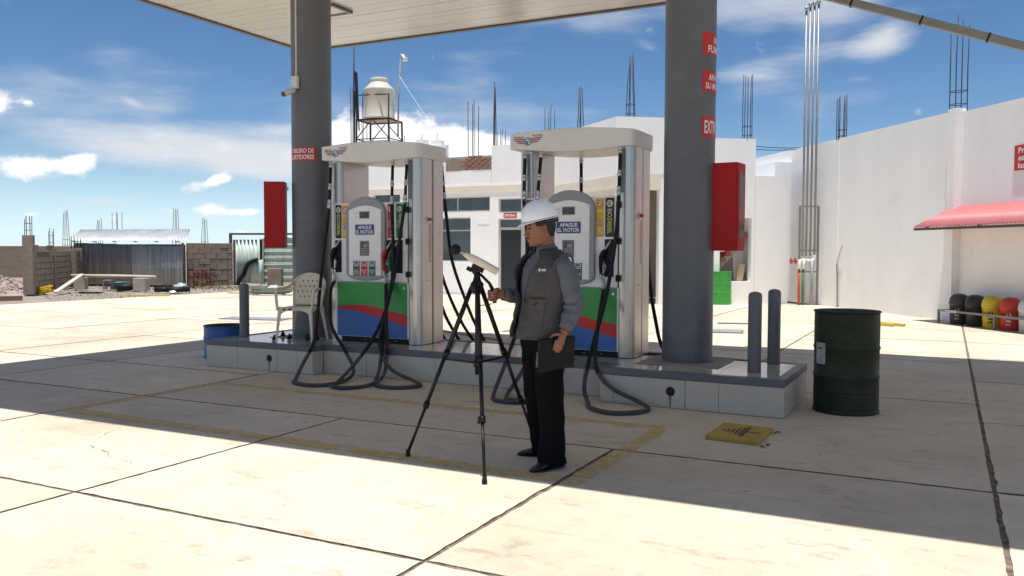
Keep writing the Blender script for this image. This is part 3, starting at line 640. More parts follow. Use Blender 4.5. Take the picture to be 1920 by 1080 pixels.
def dispenser(loc, lab, mirror, ddx):
    o = empty('fuel_dispenser', loc, label=lab, cat='fuel dispenser', group='fuel dispensers on the island')
    MB().box(-.585, .50, -.275, .275, 0, .064).build('base_plinth', BLACKP, o)
    for x in (-.15, .1, .3):
        MB().cyl((x, -.282, .03), (x, -.274, .03), .007, n=10).build('bolt', SILVER, o)
    MB().box(-.505, .485, -.25, .25, .066, 1.64).build('cabinet', PWHITE, o)
    # end posts
    MB().prism([(-.652, -.28), (-.645, -.292), (-.515, -.292), (-.505, -.28), (-.505, .28), (-.515, .292), (-.645, .292), (-.652, .28)], 2.19, (0, 0, .004), X3, Y3).build('end_post', STEEL, o)
    MB().prism([(.492, -.285), (.560, -.300), (.603, -.290), (.632, -.262), (.645, -.22), (.650, -.12), (.650, -.035), (.628, -.03), (.628, .005), (.650, .01), (.650, .22), (.60, .30), (.492, .285)], 2.19, (0, 0, .004), X3, Y3, smooth=False).build('end_post', STEEL, o)
    MB().prism(rect(.4775, .4915, .01, 2.19), .02, (0, -.262, 0), X3, Z3).build('post_groove', DKGREY, o)
    MB().box(-.500, -.478, -.288, -.262, 1.67, 2.17).build('post_trim', SILVER, o)
    MB().box(.505, .53, -.303, -.296, 1.72, 2.17).build('post_trim', SILVER, o)
    # doors, front and rear
    for sgn in (1, -1):
        def dbox(x0, x1, z0, z1, nm, m_=PWHITE):
            ya, yb = sorted((-.300*sgn, -.252*sgn)); return MB().box(x0, x1, ya, yb, z0, z1).build(nm, m_, o, bevel=.004)
        dbox(-.592, .4745, .736, 1.688, 'upper_door'); dbox(-.592, .4905, .064, .731, 'lower_door')
    # dial panel
    cx = -.098+ddx; hw = .288
    out_ = []
    for i in range(17): t = R(180-180*i/16); out_.append((cx+hw*math.cos(t)*(1 if True else 1), 1.545+.215*math.sin(t)**.9))
    for i in range(17): t = R(-180*i/16); out_.append((cx+hw*math.cos(t)*(.97 if 0 < i < 16 else 1), .835+.085*math.sin(t)))
    out_ = out_[::-1]
    MB().prism(out_, .05, (0, -.300, 0), X3, Z3).build('dial_bezel', BEZEL, o, bevel=.012, seg=3)
    fw = .237; face = [(cx-fw, .815), (cx+fw-.004, .815)]
    for i in range(11): t = i/10; face.append((cx+fw-2*fw*t, 1.60+.052*math.sin(math.pi*t)))
    dp = MB().prism(face, .006, (0, -.3485, 0), X3, Z3).build('dial_face', PWHITE, o, bevel=.003)
    yy = -.3545
    # display
    lx = cx-.002; plate(rect(lx-.077, lx+.077, 1.494, 1.586), mat('lcd_frame', (.5, .49, .48), .4), 'display_frame', dp, yy, .003)
    plate(rect(lx-.069, lx+.069, 1.501, 1.579), LCD, 'display', dp, yy-.003, .002)
    ink = mat('lcd_ink', (.012, .014, .012), .4)
    htext(dp, '100', ink, lx+.036, 1.562, yy-.0055, .052, .026, .01); htext(dp, '8.75', ink, lx+.030, 1.522, yy-.0055, .066, .028, .01)
    gtx = mat('small_print', (.12, .12, .12), .5); htext(dp, 'SOLES', gtx, lx-.125, 1.56, yy-.001, .048, .011, .01); htext(dp, 'GLNS', gtx, lx-.125, 1.518, yy-.001, .036, .011, .01)
    # stop-engine sign
    sx = cx; sp = plate(rrect(sx-.146, sx+.146, 1.296, 1.432, .014), WHITE, 'engine_sign', dp, yy, .002); sp['label'] = 'blue and white sign'
    plate(rrect(sx-.139, sx+.139, 1.303, 1.425, .011), NAVY, 'blue_field', sp, yy-.002, .001)
    for s, zz, w in (('APAGUE', 1.391, .205), ('EL MOTOR', 1.337, .252)): text(sp, s, WHITE, (sx, yy-.0037, zz), (1, 0, 0), (0, 0, 1), w, .043, .03)
    # keypad
    kx = cx-.004; kp = plate(rect(kx-.067, kx+.067, 1.050, 1.230), mat('keypad_rim', (.16, .165, .17), .4), 'keypad', dp, yy, .004)
    plate([(kx-.055, 1.07), (kx+.058, 1.06), (kx+.058, 1.19), (kx-.025, 1.215), (kx-.04, 1.215)], DKGREY, 'keypad_plate', kp, yy-.004, .004)
    plate(rect(kx-.008, kx+.052, 1.150, 1.190), mat('keypad_screen', (.28, .29, .29), .3), 'keypad_screen', kp, yy-.008, .001)
    km = MB()
    for i in range(4):
        for j in range(4): km.box(kx-.036+.024*i, kx-.019+.024*i, yy-.0135, yy-.008, 1.065+.021*j, 1.080+.021*j)
    km.build('keys', mat('key_grey', (.34, .34, .34), .5), kp)
    # grade selectors
    for k, (m_, t1, t2, t3) in enumerate(((mat('sel_grey', (.11, .11, .115), .45), 'BIO', 'DIESEL', 'B5 S-50'), (RSTK, 'GASOHOL', 'PLUS', '90'), (mat('sel_green', (.02, .13, .075), .45), 'GASOHOL', 'PLUS', '84'))):
        x0 = cx-.172+.115*k; sl = plate(rect(x0, x0+.098, .812, .990), m_, 'grade_selector', dp, yy, .004); xm = x0+.049
        plate(rect(xm-.036, xm+.036, .948, .982), WHITE, 'price_window_frame', sl, yy-.004, .001); plate(rect(xm-.028, xm+.028, .954, .976), LCD, 'price_window', sl, yy-.005, .001)
        plate(rect(xm-.040, xm+.040, .925, .940), mat('sel_line', (.5, .5, .5), .5), 'caption', sl, yy-.004, .0008)
        plate(rect(xm-.015, xm+.015, .898, .906), BLK, 'button', sl, yy-.004, .004)
        for s, zz, w in ((t1, .876, .014*len(t1)), (t2, .855, .014*len(t2)), (t3, .834, .010*len(t3))): htext(sl, s, WHITE, xm, zz, yy-.0048, min(w, .088), .014, .02)
    # stickers, holsters
    if not mirror:
        bio_strip(o, -.579, -.486); warn_strip(o, -.474, -.392); gas_strip(o, .202, .290, RSTK); gas_strip(o, .322, .416, GSTK)
        slot(o, -.582, -.488); slot(o, .190, .412)
        for x in (.466,):
            pass
    else:
        warn_strip(o, .235, .326); bio_strip(o, .338, .438); slot(o, .336, .436)
        gas_strip(o, -.578, -.488, RSTK); gas_strip(o, -.474, -.392, GSTK); slot(o, -.582, -.40)
    for z in (1.595, 1.22, .832): MB().box(.462, .498, -.318, -.2985, z-.035, z+.035).build('hinge', BLACKP, o, bevel=.005)
    swoosh(o); header(o)
    # side: vent slots, stop button, screws
    vm = MB()
    for k in range(22): vm.box(.6502, .6525, -.10, -.055, .98+k*.021, .990+k*.021)
    vm.build('vent_louvres', mat('vent_dark', (.16, .15, .14), .5, .5), o)
    eb = MB().box(.650, .656, -.135, -.065, 1.44, 1.53).build('stop_button_plate', STEEL, o)
    MB().cyl((.656, -.10, 1.485), (.684, -.10, 1.485), .019, n=16).build('stop_button', mat('stop_red', (.5, .035, .02), .4), eb)
    for z in (.77, .765): MB().cyl((.650, -.10+(z-.77)*8, .76), (.653, -.10+(z-.77)*8, .76), .006, n=8).build('screw', DKGREY, o)
    return o
d1 = dispenser((-6.15, 8.72, IZ+.001), 'white fuel dispenser beside the plastic chair, with red and green nozzles', False, 0)
d2 = dispenser((-3.535, 8.72, IZ+.001), 'white fuel dispenser behind the man in the hard hat', True, .045)

def hose(root, top, pts, name_note=None, r=.0205, dusty_from=None, couplers=True):
    """hose from a header outlet; pts in the dispenser's own frame"""
    T = Vector(top); o = empty('hose', (0, 0, 0), parent=root)
    first = Vector(pts[0]); d = (first-T)
    def q(t): return T+d*t
    L_ = d.length
    # crimped couplings with short rubber lengths between them
    if couplers:
        cs = [(0, .13, .023), (.46, .60, .022), (.80, 1.0, .024)]
        for a, b, rr in cs: MB().tube([q(a), q(a+(b-a)*.2), q(a+(b-a)*.35), q(a+(b-a)*.4), q(a+(b-a)*.75), q(b)], [rr, rr, rr*.78, rr*1.1, rr*1.1, rr*.85], 10).build('coupling', CHROME, o)
    MB().tube([q(.02), q(.5), q(.99)], .0185, 10).build('whip_hose', RUBBER, o)
    sp = smooth_path([first]+[Vector(p) for p in pts[1:]], 8)
    k = next((i for i, p in enumerate(sp) if dusty_from is not None and p.z < dusty_from), len(sp)-1)
    if k < len(sp)-2:
        e = next((i for i in range(len(sp)-1, -1, -1) if sp[i].z < dusty_from), len(sp)-1); e = max(e, k+2)
        MB().tube(sp[:k+1], r, 10, caps=False).build('rubber_hose', RUBBER, o); MB().tube(sp[k:e+1], r, 10, caps=False).build('dusty_hose', DUSTY, o)
        if e < len(sp)-1: MB().tube(sp[e:], r, 10).build('rubber_hose', RUBBER, o)
    else: MB().tube(sp, r, 10).build('rubber_hose', RUBBER, o)
    return o
def W(root, pts): l = root.location; return [(p[0]-l.x, p[1]-l.y, p[2]-l.z) for p in pts]
GZ = -.33+.022
# left dispenser: black nozzle hose, then red and green ones
e0 = nozzle(d1, -.505, 1.205, BLACKP, -1)
hose(d1, (-.615, -.335, 2.20), [(-.63, -.36, 1.62), (-.655, -.40, 1.25), (-.66, -.48, .80), (-.52, -.72, .36), (-.33, -1.02, .06), (-.30, -1.24, -.16), (-.25, -1.42, GZ), (-.08, -1.63, GZ), (.21, -1.68, GZ), (.34, -1.45, GZ), (.24, -1.06, GZ+.02), (.13, -.90, -.20), (-.02, -.86, -.02), (-.26, -.78, .22), (-.46, -.56, .46), (-.56, -.42, .64), tuple(e0)], dusty_from=-.05)
e1 = nozzle(d1, .262, 1.185, NRED, -1); e2 = nozzle(d1, .352, 1.182, NGRN, -1)
hose(d1, (.300, -.335, 2.18), [(.300, -.36, 1.65), (.328, -.38, 1.30), (.355, -.42, .85), (.345, -.56, .42), (.32, -.78, .10), (.305, -1.05, -.12), (.34, -1.44, GZ+.005), (.43, -1.64, GZ), (.62, -1.66, GZ), (.72, -1.42, GZ), (.69, -1.10, -.26), (.58, -.86, -.02), (.40, -.62, .33), (.27, -.44, .60), tuple(e1)], dusty_from=-.05)
hose(d1, (.500, -.335, 2.18), [(.487, -.36, 1.66), (.43, -.38, 1.28), (.375, -.42, .82), (.36, -.58, .38), (.47, -.84, .05), (.72, -1.0, -.18), (1.06, -1.02, GZ+.01), (1.22, -1.18, GZ), (1.10, -1.38, GZ), (.88, -1.40, GZ), (.68, -1.22, GZ), (.56, -.98, -.20), (.45, -.74, .12), (.34, -.54, .42), (.30, -.42, .62), tuple(e2)], dusty_from=-.05)
# right dispenser
e3 = nozzle(d2, .400, 1.185, BLACKP, -1)
hose(d2, (.512, -.335, 2.18), [(.508, -.36, 1.68), (.49, -.38, 1.30), (.44, -.42, .85), (.40, -.52, .50), (.37, -.72, .15), (.42, -1.05, -.18), (.55, -1.28, GZ), (.68, -1.52, GZ), (.92, -1.66, GZ), (1.12, -1.52, GZ), (1.15, -1.30, GZ), (.98, -1.16, -.27), (.74, -1.14, -.18), (.56, -1.06, -.04), (.43, -.78, .17), (.36, -.48, .50), tuple(e3)], dusty_from=-.05)
e4 = nozzle(d2, -.50, 1.08, NRED, -1); e5 = nozzle(d2, -.42, 1.09, NGRN, -1)
hose(d2, (-.58, -.335, 2.18), [(-.580, -.36, 1.66), (-.532, -.38, 1.28), (-.52, -.42, .85), (-.50, -.60, .40), (-.50, -.95, -.05), (-.42, -1.35, GZ), (-.24, -1.58, GZ), (.0, -1.55, GZ), (.08, -1.25, GZ), (-.14, -.92, .0), (-.40, -.56, .40), tuple(e4)], dusty_from=-.05)
hose(d2, (-.385, -.335, 2.18), [(-.42, -.36, 1.66), (-.44, -.38, 1.28), (-.42, -.44, .82), (-.36, -.62, .40), (-.26, -.92, .0), (-.30, -1.30, GZ), (-.15, -1.48, GZ), (.05, -1.42, GZ), (.06, -1.1, -.24), (-.1, -.8, .12), (-.36, -.52, .46), tuple(e5)], dusty_from=-.05)
# hoses on the rear sides
hose(d1, (.56, .34, 2.17), [(.58, .37, 1.75), (.60, .40, 1.45), (.62, .48, 1.0), (.72, .60, .55), (.86, .72, .12), (1.1, .86, GZ+.01), (1.2, 1.2, GZ), (.9, 1.35, GZ), (.6, 1.1, GZ), (.5, .6, .2), (.45, .40, .62)])
hose(d1, (.30, .34, 2.17), [(.32, .37, 1.7), (.40, .40, 1.25), (.50, .44, .80), (.62, .54, .40), (.76, .66, .06), (.95, .9, GZ+.01), (.8, 1.1, GZ), (.5, .9, GZ), (.3, .6, .2), (.28, .40, .62)])
hose(d2, (.56, .34, 2.17), [(.57, .37, 1.7), (.575, .40, 1.3), (.58, .46, .8), (.62, .56, .35), (.69, .66, .0), (.9, .9, GZ+.01), (1.0, 1.2, GZ), (.7, 1.3, GZ), (.5, .9, GZ), (.4, .5, .25), (.4, .40, .62)])
hose(d2, (-.20, .34, 2.17), [(-.21, .37, 1.70), (-.21, .40, 1.30), (-.22, .46, .8), (-.25, .6, .3), (-.3, .9, GZ), (-.2, 1.2, GZ), (.1, 1.0, GZ), (0, .5, .3), (0, .40, .62)])
# ------------------------------------------------------------------ red extinguisher cabinets
def cabinet(name_loc, rz, w, d, h, lab, window):
    o = empty('extinguisher_cabinet', name_loc, rz, label=lab, cat='cabinet', group='red metal cabinets on the columns')
    b = MB().box(-w/2, w/2, -d/2, d/2, 0, h).build('box', RED, o, bevel=.006)
    if window:   # glazed door on the +x side
        MB().box(w/2, w/2+.014, -d/2+.004, d/2-.004, .004, h-.004).build('door', RED, o, bevel=.004)
        MB().box(w/2+.012, w/2+.0165, -d/2+.035, d/2-.05, .13, h-.09).build('window', mat('dark_pane', (.012, .010, .010), .12), o)
    MB().box(-w/2-.03, -w/2, -.03, .03, h*.12, h*.16).build('bracket', SILVER, o); MB().box(-w/2-.03, -w/2, -.03, .03, h-.1, h-.06).build('bracket', SILVER, o)
    return o
# cabinet axis: +x points away from its column
cabinet((-1.975, 8.62, 1.452), R(-5), .26, .24, .87, 'red metal cabinet with dark glass door on the right column', True)
cabinet((-7.69, 8.42, 1.475), R(215), .26, .24, .84, 'red metal cabinet on the left edge of the left column', False)

# security camera with its cable duct on the left column
cc = empty('security_camera', (0, 0, 0), label='small white security camera hanging from a cable duct on the column', cat='camera')
ang = aL-R(44); dx_, dy_ = math.cos(ang), math.sin(ang); tx, ty = -dy_, dx_
def onC(r, t, z): return (LC[0]+dx_*r+tx*t, LC[1]+dy_*r+ty*t, z)
MB().bar(onC(CR+.008, 0, 3.62), onC(CR+.008, 0, 5.10), .022, .016, up=(dx_, dy_, 0)).build('cable_duct', mat('duct_white', (.55, .54, .53), .5), cc)
MB().bar(onC(CR+.03, 0, 3.47), onC(CR+.03, 0, 3.63), .10, .05, up=(dx_, dy_, 0)).build('junction_box', mat('camera_white', (.62, .61, .60), .4), cc, bevel=.008)
cb = MB().tube([onC(CR+.03, 0, 3.46), onC(CR+.10, -.02, 3.43), onC(CR+.19, -.04, 3.385)], [.030, .036, .036], 16).build('camera_body', MATS['camera_white'], cc)
MB().tube([onC(CR+.17, -.036, 3.394), onC(CR+.205, -.044, 3.377)], .031, 16).build('lens', mat('lens_black', (.01, .01, .012), .15), cc)

# ------------------------------------------------------------------ drums
def drum(loc, r, h, m_, inner, lab, ribs=True, full=True, lid=False):
    o = empty('steel_drum', loc, label=lab, cat='barrel', group='steel drums')
    prof = [(r*.985, 0), (r*1.015, .004), (r*1.015, .018), (r*.985, .024)]
    def rib(z0, a, w=.02): return [(r*.985, z0-w), (r*(.985+a*.6), z0-w*.4), (r*(.985+a), z0), (r*(.985+a*.6), z0+w*.4), (r*.985, z0+w)]
    k = []
    if full:
        if ribs: k += [(.06+.035*i, .007, .014) for i in range(5)]
        k += [(h*.36, .03, .024), (h*.64, .03, .024)]
        if ribs: k += [(h*.70+.035*i, .007, .014) for i in range(6)]
    else: k += [(h*.62, .03, .024)]
    for z, a, w in k: prof += rib(z, a, w)
    prof += [(r*.985, h-.03), (r*.99, h-.014), (r*1.018, h-.012), (r*1.022, h-.004), (r*1.012, h), (r*.985, h-.002)]
    bd = MB().lathe(prof, n=56, closed_bot=True).build('shell', m_, o)
    MB().lathe([(r*.984, h-.003), (r*.965, h-.03), (r*.965, .03)], n=56).lathe([(r*.965, .03), (0, .03)], n=56).build('inner_wall', inner, o)
    if lid: MB().lathe([(r*.983, h-.004), (r*.96, h-.02), (0, h-.02)], n=40).build('lid', m_, o)
    return o
DGREEN = mat('drum_dark_green', (.024, .031, .015), .5, spec=.25, var=.25, scale=5, dirt=(.055, .042, .028), dscale=5, dirt_amt=.5)
RUSTY = mat('drum_inside', (.06, .045, .038), .7, var=.3, scale=6)
dd = drum((-.80, 8.27, .001), .283, .915, DGREEN, mat('drum_inner_grey', (.075, .078, .085), .5), 'dark olive green open steel drum standing right of the island')
a = math.atan2(-8.27, .80)-R(50)
lb = MB(); lb.grid(lambda u, v: (.2865*math.cos(a+(u-.5)*.42), .2865*math.sin(a+(u-.5)*.42), .44+.19*v), 8, 1); l_ = lb.build('paper_label', mat('paper_label', (.38, .37, .36), .6, var=.35, scale=18), dd, recalc=False)
lm = MB(); lm.grid(lambda u, v: (.288*math.cos(a+(u-.62)*.2), .288*math.sin(a+(u-.62)*.2), .575+.012*v), 6, 1); lm.build('print_line', BLK, l_, recalc=False)
DBLUE = mat('drum_blue', (.025, .10, .32), .45, var=.15, scale=4, dirt=(.09, .055, .03), dscale=7, dirt_amt=.55)
drum((-8.70, 8.55, .001), .297, .43, DBLUE, RUSTY, 'blue cut-down steel barrel behind the left tip of the island', full=False)
DGRN = mat('drum_bright_green', (.04, .30, .045), .4, var=.1, scale=4)
drum((-5.50, 23.28, .001), .30, .90, DGRN, RUSTY, 'bright green closed steel drum in front of the stair wall', lid=True)

# ------------------------------------------------------------------ plastic armchair
CHAIR = mat('chair_plastic', (.76, .655, .49), .42, var=.05, scale=4, dirt=(.60, .51, .37), dscale=5, dirt_amt=.3)
ch = empty('plastic_chair', (-7.02, 8.13, IZ+.002), R(15), label='beige plastic garden armchair with latticed back on the island', cat='chair')
def chair():
    # local: front is -y, width x
    SW, SD, SH = .235, .20, .43
    def prof_leg(x, y, top, sx, sy, splay):
        m_ = MB(); n = 7; rings = []
        for i in range(n+1):
            t = i/n; z = top*t; w = .020+.030*t**1.4; k = 1-t
            cx, cy = x+sx*splay*k, y+sy*splay*k
            # L shaped leg section
            rings.append([(cx-sx*w, cy+0*w, z), (cx+sx*.006, cy+sy*.006, z), (cx, cy-sy*w, z), (cx-sx*.010, cy-sy*w, z), (cx-sx*.010, cy-sy*.010, z), (cx-sx*w, cy-sy*.010, z)])
        m_.loft(rings, smooth=False); return m_.build('leg', CHAIR, ch)
    for sx in (-1, 1):
        prof_leg(sx*.235, -.215, .44, sx, -1, .030); prof_leg(sx*.215, .20, .43, sx, 1, .050)
    # seat: dished, with rolled skirt
    m_ = MB()
    def seat(u, v):
        x = (u-.5)*2*SW*(1-.06*v); y = -.21+.41*v; z = SH-.022*math.sin(math.pi*u)*math.sin(math.pi*min(1, v*1.1)) + (.012 if v < .02 else 0)*0
        return (x, y, z)
    m_.grid(seat, 14, 14)
    m_.build('seat', CHAIR, ch)
    sk = MB(); n = 28
    per = [(-SW+2*SW*i/10, -.212) for i in range(11)]+[(SW-.028*SW*2*i/8*1, -.212+.41*i/8) for i in range(1, 9)]
    fr = MB()
    def arch(a, b, drop_mid, drop_end, nseg=12):
        a = Vector(a); b = Vector(b); top = []; bot = []
        for i in range(nseg+1):
            t = i/nseg; p = a.lerp(b, t); k = (2*t-1)**4; top.append((p.x, p.y, SH+.002)); bot.append((p.x, p.y, SH-drop_mid-(drop_end-drop_mid)*k))
        fr._add(top+bot, [(i, i+1, nseg+2+i, nseg+1+i) for i in range(nseg)])
    arch((-SW-.006, -.216), (SW+.006, -.216), .035, .13); arch((SW+.006, -.216), (SW-.02, .205), .03, .11); arch((-SW-.006, -.216), (-SW+.02, .205), .03, .11)
    s_ = fr.build('skirt', CHAIR, ch); md = s_.modifiers.new('thick', 'SOLIDIFY'); md.thickness = .006
    # backrest: arched frame and a latticed panel
    def bk(u, v):   # u across -1..1, v up 0..1
        w = .20+.045*v-.05*max(0, v-.75)*4*.5; x = u*w; y = .195+.10*v-.035*(1-u*u)*0+.03*u*u*-1; return Vector((x, y, SH-.01+.42*v))
    def outline(t):    # arch from left bottom over the top to right bottom
        if t < .33: s = t/.33; return (-1, s*.70)
        if t > .67: s = (1-t)/.33; return (1, s*.70)
        a = math.pi*(1-(t-.33)/.34); return (math.cos(a), .70+.30*math.sin(a))
    fp = [bk(*outline(i/40)) for i in range(41)]
    MB().tube(fp, .021, 8, flat=.6).build('back_frame', CHAIR, ch)
    # panel made as a plate pierced by lozenges
    pn = MB(); nu, nv = 68, 76; idx = {}
    def inside(u, v):
        if abs(u) > .93: return False
        if v > .70 and (u*u+((v-.70)/.30)**2) > .93**2: return False
        return v > .06
    def hole(u, v):
        if not (.22 < v < .93) or abs(u) > .80 or (v > .70 and (u*u+((v-.70)/.30)**2) > .72**2): return False
        a = (u/.30); b = (v/.155); r = round(b); au = a+(.5 if r % 2 else 0)
        return abs(au-round(au))/.20 + abs(b-r)/.27 < 1
    for i in range(nu):
        for j in range(nv):
            u = -1+2*(i+.5)/nu; v = (j+.5)/nv
            if inside(u, v) and not hole(u, v):
                q = []
                for (a, b) in ((i, j), (i+1, j), (i+1, j+1), (i, j+1)):
                    if (a, b) not in idx: idx[(a, b)] = len(pn.v); pn.v.append(tuple(bk(-1+2*a/nu, b/nv)))
                    q.append(idx[(a, b)])
                pn.f.append(tuple(q)); pn.sm.append(False)
    p_ = pn.build('back_panel', CHAIR, ch); md = p_.modifiers.new('thick', 'SOLIDIFY'); md.thickness = .006
    for sx in (-1, 1):
        pth = smooth_path([(sx*.245, -.222, SH-.03), (sx*.262, -.225, SH+.10), (sx*.268, -.215, SH+.195), (sx*.272, -.16, SH+.225), (sx*.270, .0, SH+.225), (sx*.255, .14, SH+.25), (sx*.235, .225, SH+.30)], 5)
        MB().tube(pth, [.020]*len(pth), 8, flat=1.0).build('armrest', CHAIR, ch)
        MB().prism([(-.19, 0), (.12, 0), (.10, .014), (-.17, .014)], .05*sx, (sx*.250, -.02, SH+.225), Y3, Z3).build('arm_pad', CHAIR, ch, bevel=.005)
    st = MB().box(-.17, -.135, -.2205, -.2192, SH-.035, SH-.008).build('sticker', NAVY, ch)
    s2 = MB().box(-.09, .07, -.2205, -.2192, SH-.036, SH-.006).build('sticker', mat('sticker_pale', (.55, .55, .58), .5), ch)
    MB().box(-.09, -.045, -.2212, -.2204, SH-.036, SH-.006).build('mark', NAVY, s2)
    text(s2, 'REY', WHITE, (.015, -.2213, SH-.021), (1, 0, 0), (0, 0, 1), .08, .02, .02)
chair(); ch.scale = (.90, .90, .98)

# ------------------------------------------------------------------ tripod with the sound level meter
TB = mat('tripod_black', (.010, .010, .011), .42, var=.15, scale=9, spec=.25)
tr = empty('tripod', (-2.86, 5.09, 0), label='black three-legged camera tripod the man is holding', cat='tripod')
feet = [(.33, -.49), (-.49, -.115), (.17, .585)]; AP = Vector((0, 0, 1.19))
for k, (fx, fy) in enumerate(feet):
    d = Vector((fx, fy, 0)).normalized(); top = Vector((d.x*.035, d.y*.035, 1.205)); foot = Vector((fx, fy, .03)); dd_ = (foot-top)
    leg = MB().tube([top, top+dd_*.40], .0165, 12).build('leg', TB, tr)
    MB().tube([top+dd_*.39, top+dd_*.72], .0135, 12).build('leg_section', TB, leg); MB().tube([top+dd_*.70, foot], .0105, 12).build('leg_section', TB, leg)
    for t in (.40, .71):
        p = top+dd_*t; n = dd_.normalized(); MB().tube([p-n*.025, p+n*.02], .021, 12).build('leg_clamp', TB, leg)
        side = n.cross(Z3).normalized(); MB().bar(p-n*.02+side*.02, p+n*.025+side*.026, .012, .014).build('clamp_lever', TB, leg)
    MB().tube([foot+Vector((0, 0, .02)), Vector((fx, fy, .012)), Vector((fx, fy, .001))], [.014, .018, .017], 12).build('rubber_foot', BLACKP, leg)
    br = top+dd_*.43; MB().bar((0, 0, .68), br, .010, .016).build('brace', TB, tr)
MB().cyl((0, 0, .60), (0, 0, 1.22), .0145, n=14).build('centre_column', TB, tr); MB().cyl((0, 0, .655), (0, 0, .70), .024, n=14).build('brace_hub', TB, tr)
MB().lathe([(.0, 1.15), (.03, 1.155), (.045, 1.18), (.045, 1.225), (.03, 1.24), (.022, 1.27), (.022, 1.30), (0, 1.30)], n=20).build('shoulder', TB, tr)
hL = -_r0.normalized() if False else Vector((-.891, -.454, 0))     # the way the meter points
MB().tube([Vector((0, 0, 1.295))+hL*.03, Vector((0, 0, 1.32))+hL*.0, Vector((0, 0, 1.325))-hL*.03], [.025, .03, .02], 10).build('head_tilt', TB, tr, bevel=0)
MB().bar(Vector((0, 0, 1.345))+hL*.035, Vector((0, 0, 1.310))-hL*.045, .06, .035).build('head_plate', TB, tr, bevel=.005)
MB().bar(Vector((0, 0, 1.31))+hL*.06, Vector((0, 0, 1.335))+hL*.045, .03, .04).build('head_knob', TB, tr, bevel=.005)
sd = Vector((-.454, .891, 0))
MB().tube([Vector((0, 0, 1.29))-hL*.02, Vector((0, 0, 1.225))-hL*.085, Vector((0, 0, 1.165))-hL*.115], [.010, .011, .016], 10).build('pan_handle', TB, tr)
MB().tube([Vector((0, 0, 1.175))-hL*.108, Vector((0, 0, 1.09))-hL*.122], [.017, .014], 10).build('handle_grip', TB, tr)
MB().bar((0, 0, 1.07), Vector((0, 0, 1.085))-hL*.105, .006).build('handle_stay', TB, tr)

sm = empty('sound_level_meter', (-2.86, 5.09, 1.365), label='beige handheld sound level meter with black foam ball on the tripod head', cat='sound meter')
ax = (hL*.885+Z3*.465).normalized(); upv = (Z3*.885-hL*.465).normalized(); lat = ax.cross(upv).normalized()
secs = [(-.155, .030, .018), (-.149, .037, .025), (-.05, .039, .0275), (.03, .039, .0275), (.06, .035, .025), (.095, .020, .016), (.115, .010, .010)]
rings = []
for t, w, h in secs:
    c = ax*t+upv*.012; rings.append([c+lat*w*math.copysign(abs(math.cos(2*math.pi*i/20))**.55, math.cos(2*math.pi*i/20))+upv*h*math.copysign(abs(math.sin(2*math.pi*i/20))**.55, math.sin(2*math.pi*i/20)) for i in range(20)])
MB().loft(rings).build('case', mat('meter_beige', (.74, .66, .52), .45, var=.04), sm)
MB().tube([ax*.113+upv*.012, ax*.140+upv*.012], .0075, 12).build('microphone_stem', CHROME, sm)
fb = MB(); c = ax*.172+upv*.012
def ball(u, v):
    a = 2*math.pi*u; b = math.pi*(v-.5); p = Vector((math.cos(b)*math.cos(a), math.cos(b)*math.sin(a), math.sin(b))); return c+p*(.0365+.0012*noise.noise(p*14))
fb.grid(ball, 32, 18); fb.build('foam_windscreen', mat('foam_black', (.010, .010, .010), .95, bump=.6, bscale=300), sm)
# ------------------------------------------------------------------ buildings behind the forecourt
WALLW = mat('white_wall', (.89, .885, .865), .8, var=.03, scale=1.0, dirt=(.78, .77, .75), dscale=1.1, dirt_amt=.4, bump=.2, bscale=9, streak=(1.6, 1.6, .25))
CREAMW = mat('cream_wall', (.76, .69, .58), .8, var=.04, scale=.8, dirt=(.58, .51, .42), dscale=1.2, dirt_amt=.3)
SHADEW = mat('porch_plaster_shaded', (.60, .55, .49), .85, var=.05, scale=1)  # wall colour darkened to carry the shade inside porch and stair
GLASS = mat('window_glass', (.040, .050, .056), .02, var=.5, scale=1.6, spec=1.0, metal=.25)
FRAMEW = mat('window_frame', (.50, .49, .47), .5, var=.05)
BRICKM = mat('red_brick', (.23, .115, .08), .9, var=.35, scale=7, dirt=(.36, .29, .235), dscale=8, dirt_amt=.8)
MORTAR = mat('mortar', (.36, .33, .29), .95, var=.15, scale=12)
REBAR = mat('rebar_rust', (.060, .046, .042), .7, .3, var=.25, scale=9)
BLOCKM = mat('cement_block', (.27, .215, .165), .95, var=.22, scale=3, bump=.5, bscale=40, dirt=(.33, .28, .225), dscale=4, dirt_amt=.6)
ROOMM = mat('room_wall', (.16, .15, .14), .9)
def wall_open(parent, name, m_, O, U, length, z0, z1, th, opens):
    """wall from O along U; openings (u0,u1,z0,z1) cut through; thickness grows to the left of U"""
    us = sorted({0, length}|{a for o in opens for a in o[:2]}); zs = sorted({z0, z1}|{a for o in opens for a in o[2:]}); b = MB(); O = Vector((O[0], O[1], 0)); U = Vector((U[0], U[1], 0)).normalized(); N_ = Vector((-U.y, U.x, 0))
    for i in range(len(us)-1):
        run = None
        for j in range(len(zs)-1):
            cu = (us[i]+us[i+1])/2; cz = (zs[j]+zs[j+1])/2; hole = any(o[0] < cu < o[1] and o[2] < cz < o[3] for o in opens)
            if not hole: run = [zs[j], zs[j+1]] if run is None else [run[0], zs[j+1]]
            if (hole or j == len(zs)-2) and run is not None:
                p = [O+U*us[i], O+U*us[i+1], O+U*us[i+1]+N_*th, O+U*us[i]+N_*th]
                b._add([(q.x, q.y, z) for z in run for q in p], [(3, 2, 1, 0), (4, 5, 6, 7), (0, 1, 5, 4), (1, 2, 6, 5), (2, 3, 7, 6), (3, 0, 4, 7)]); run = None
    return b.build(name, m_, parent)
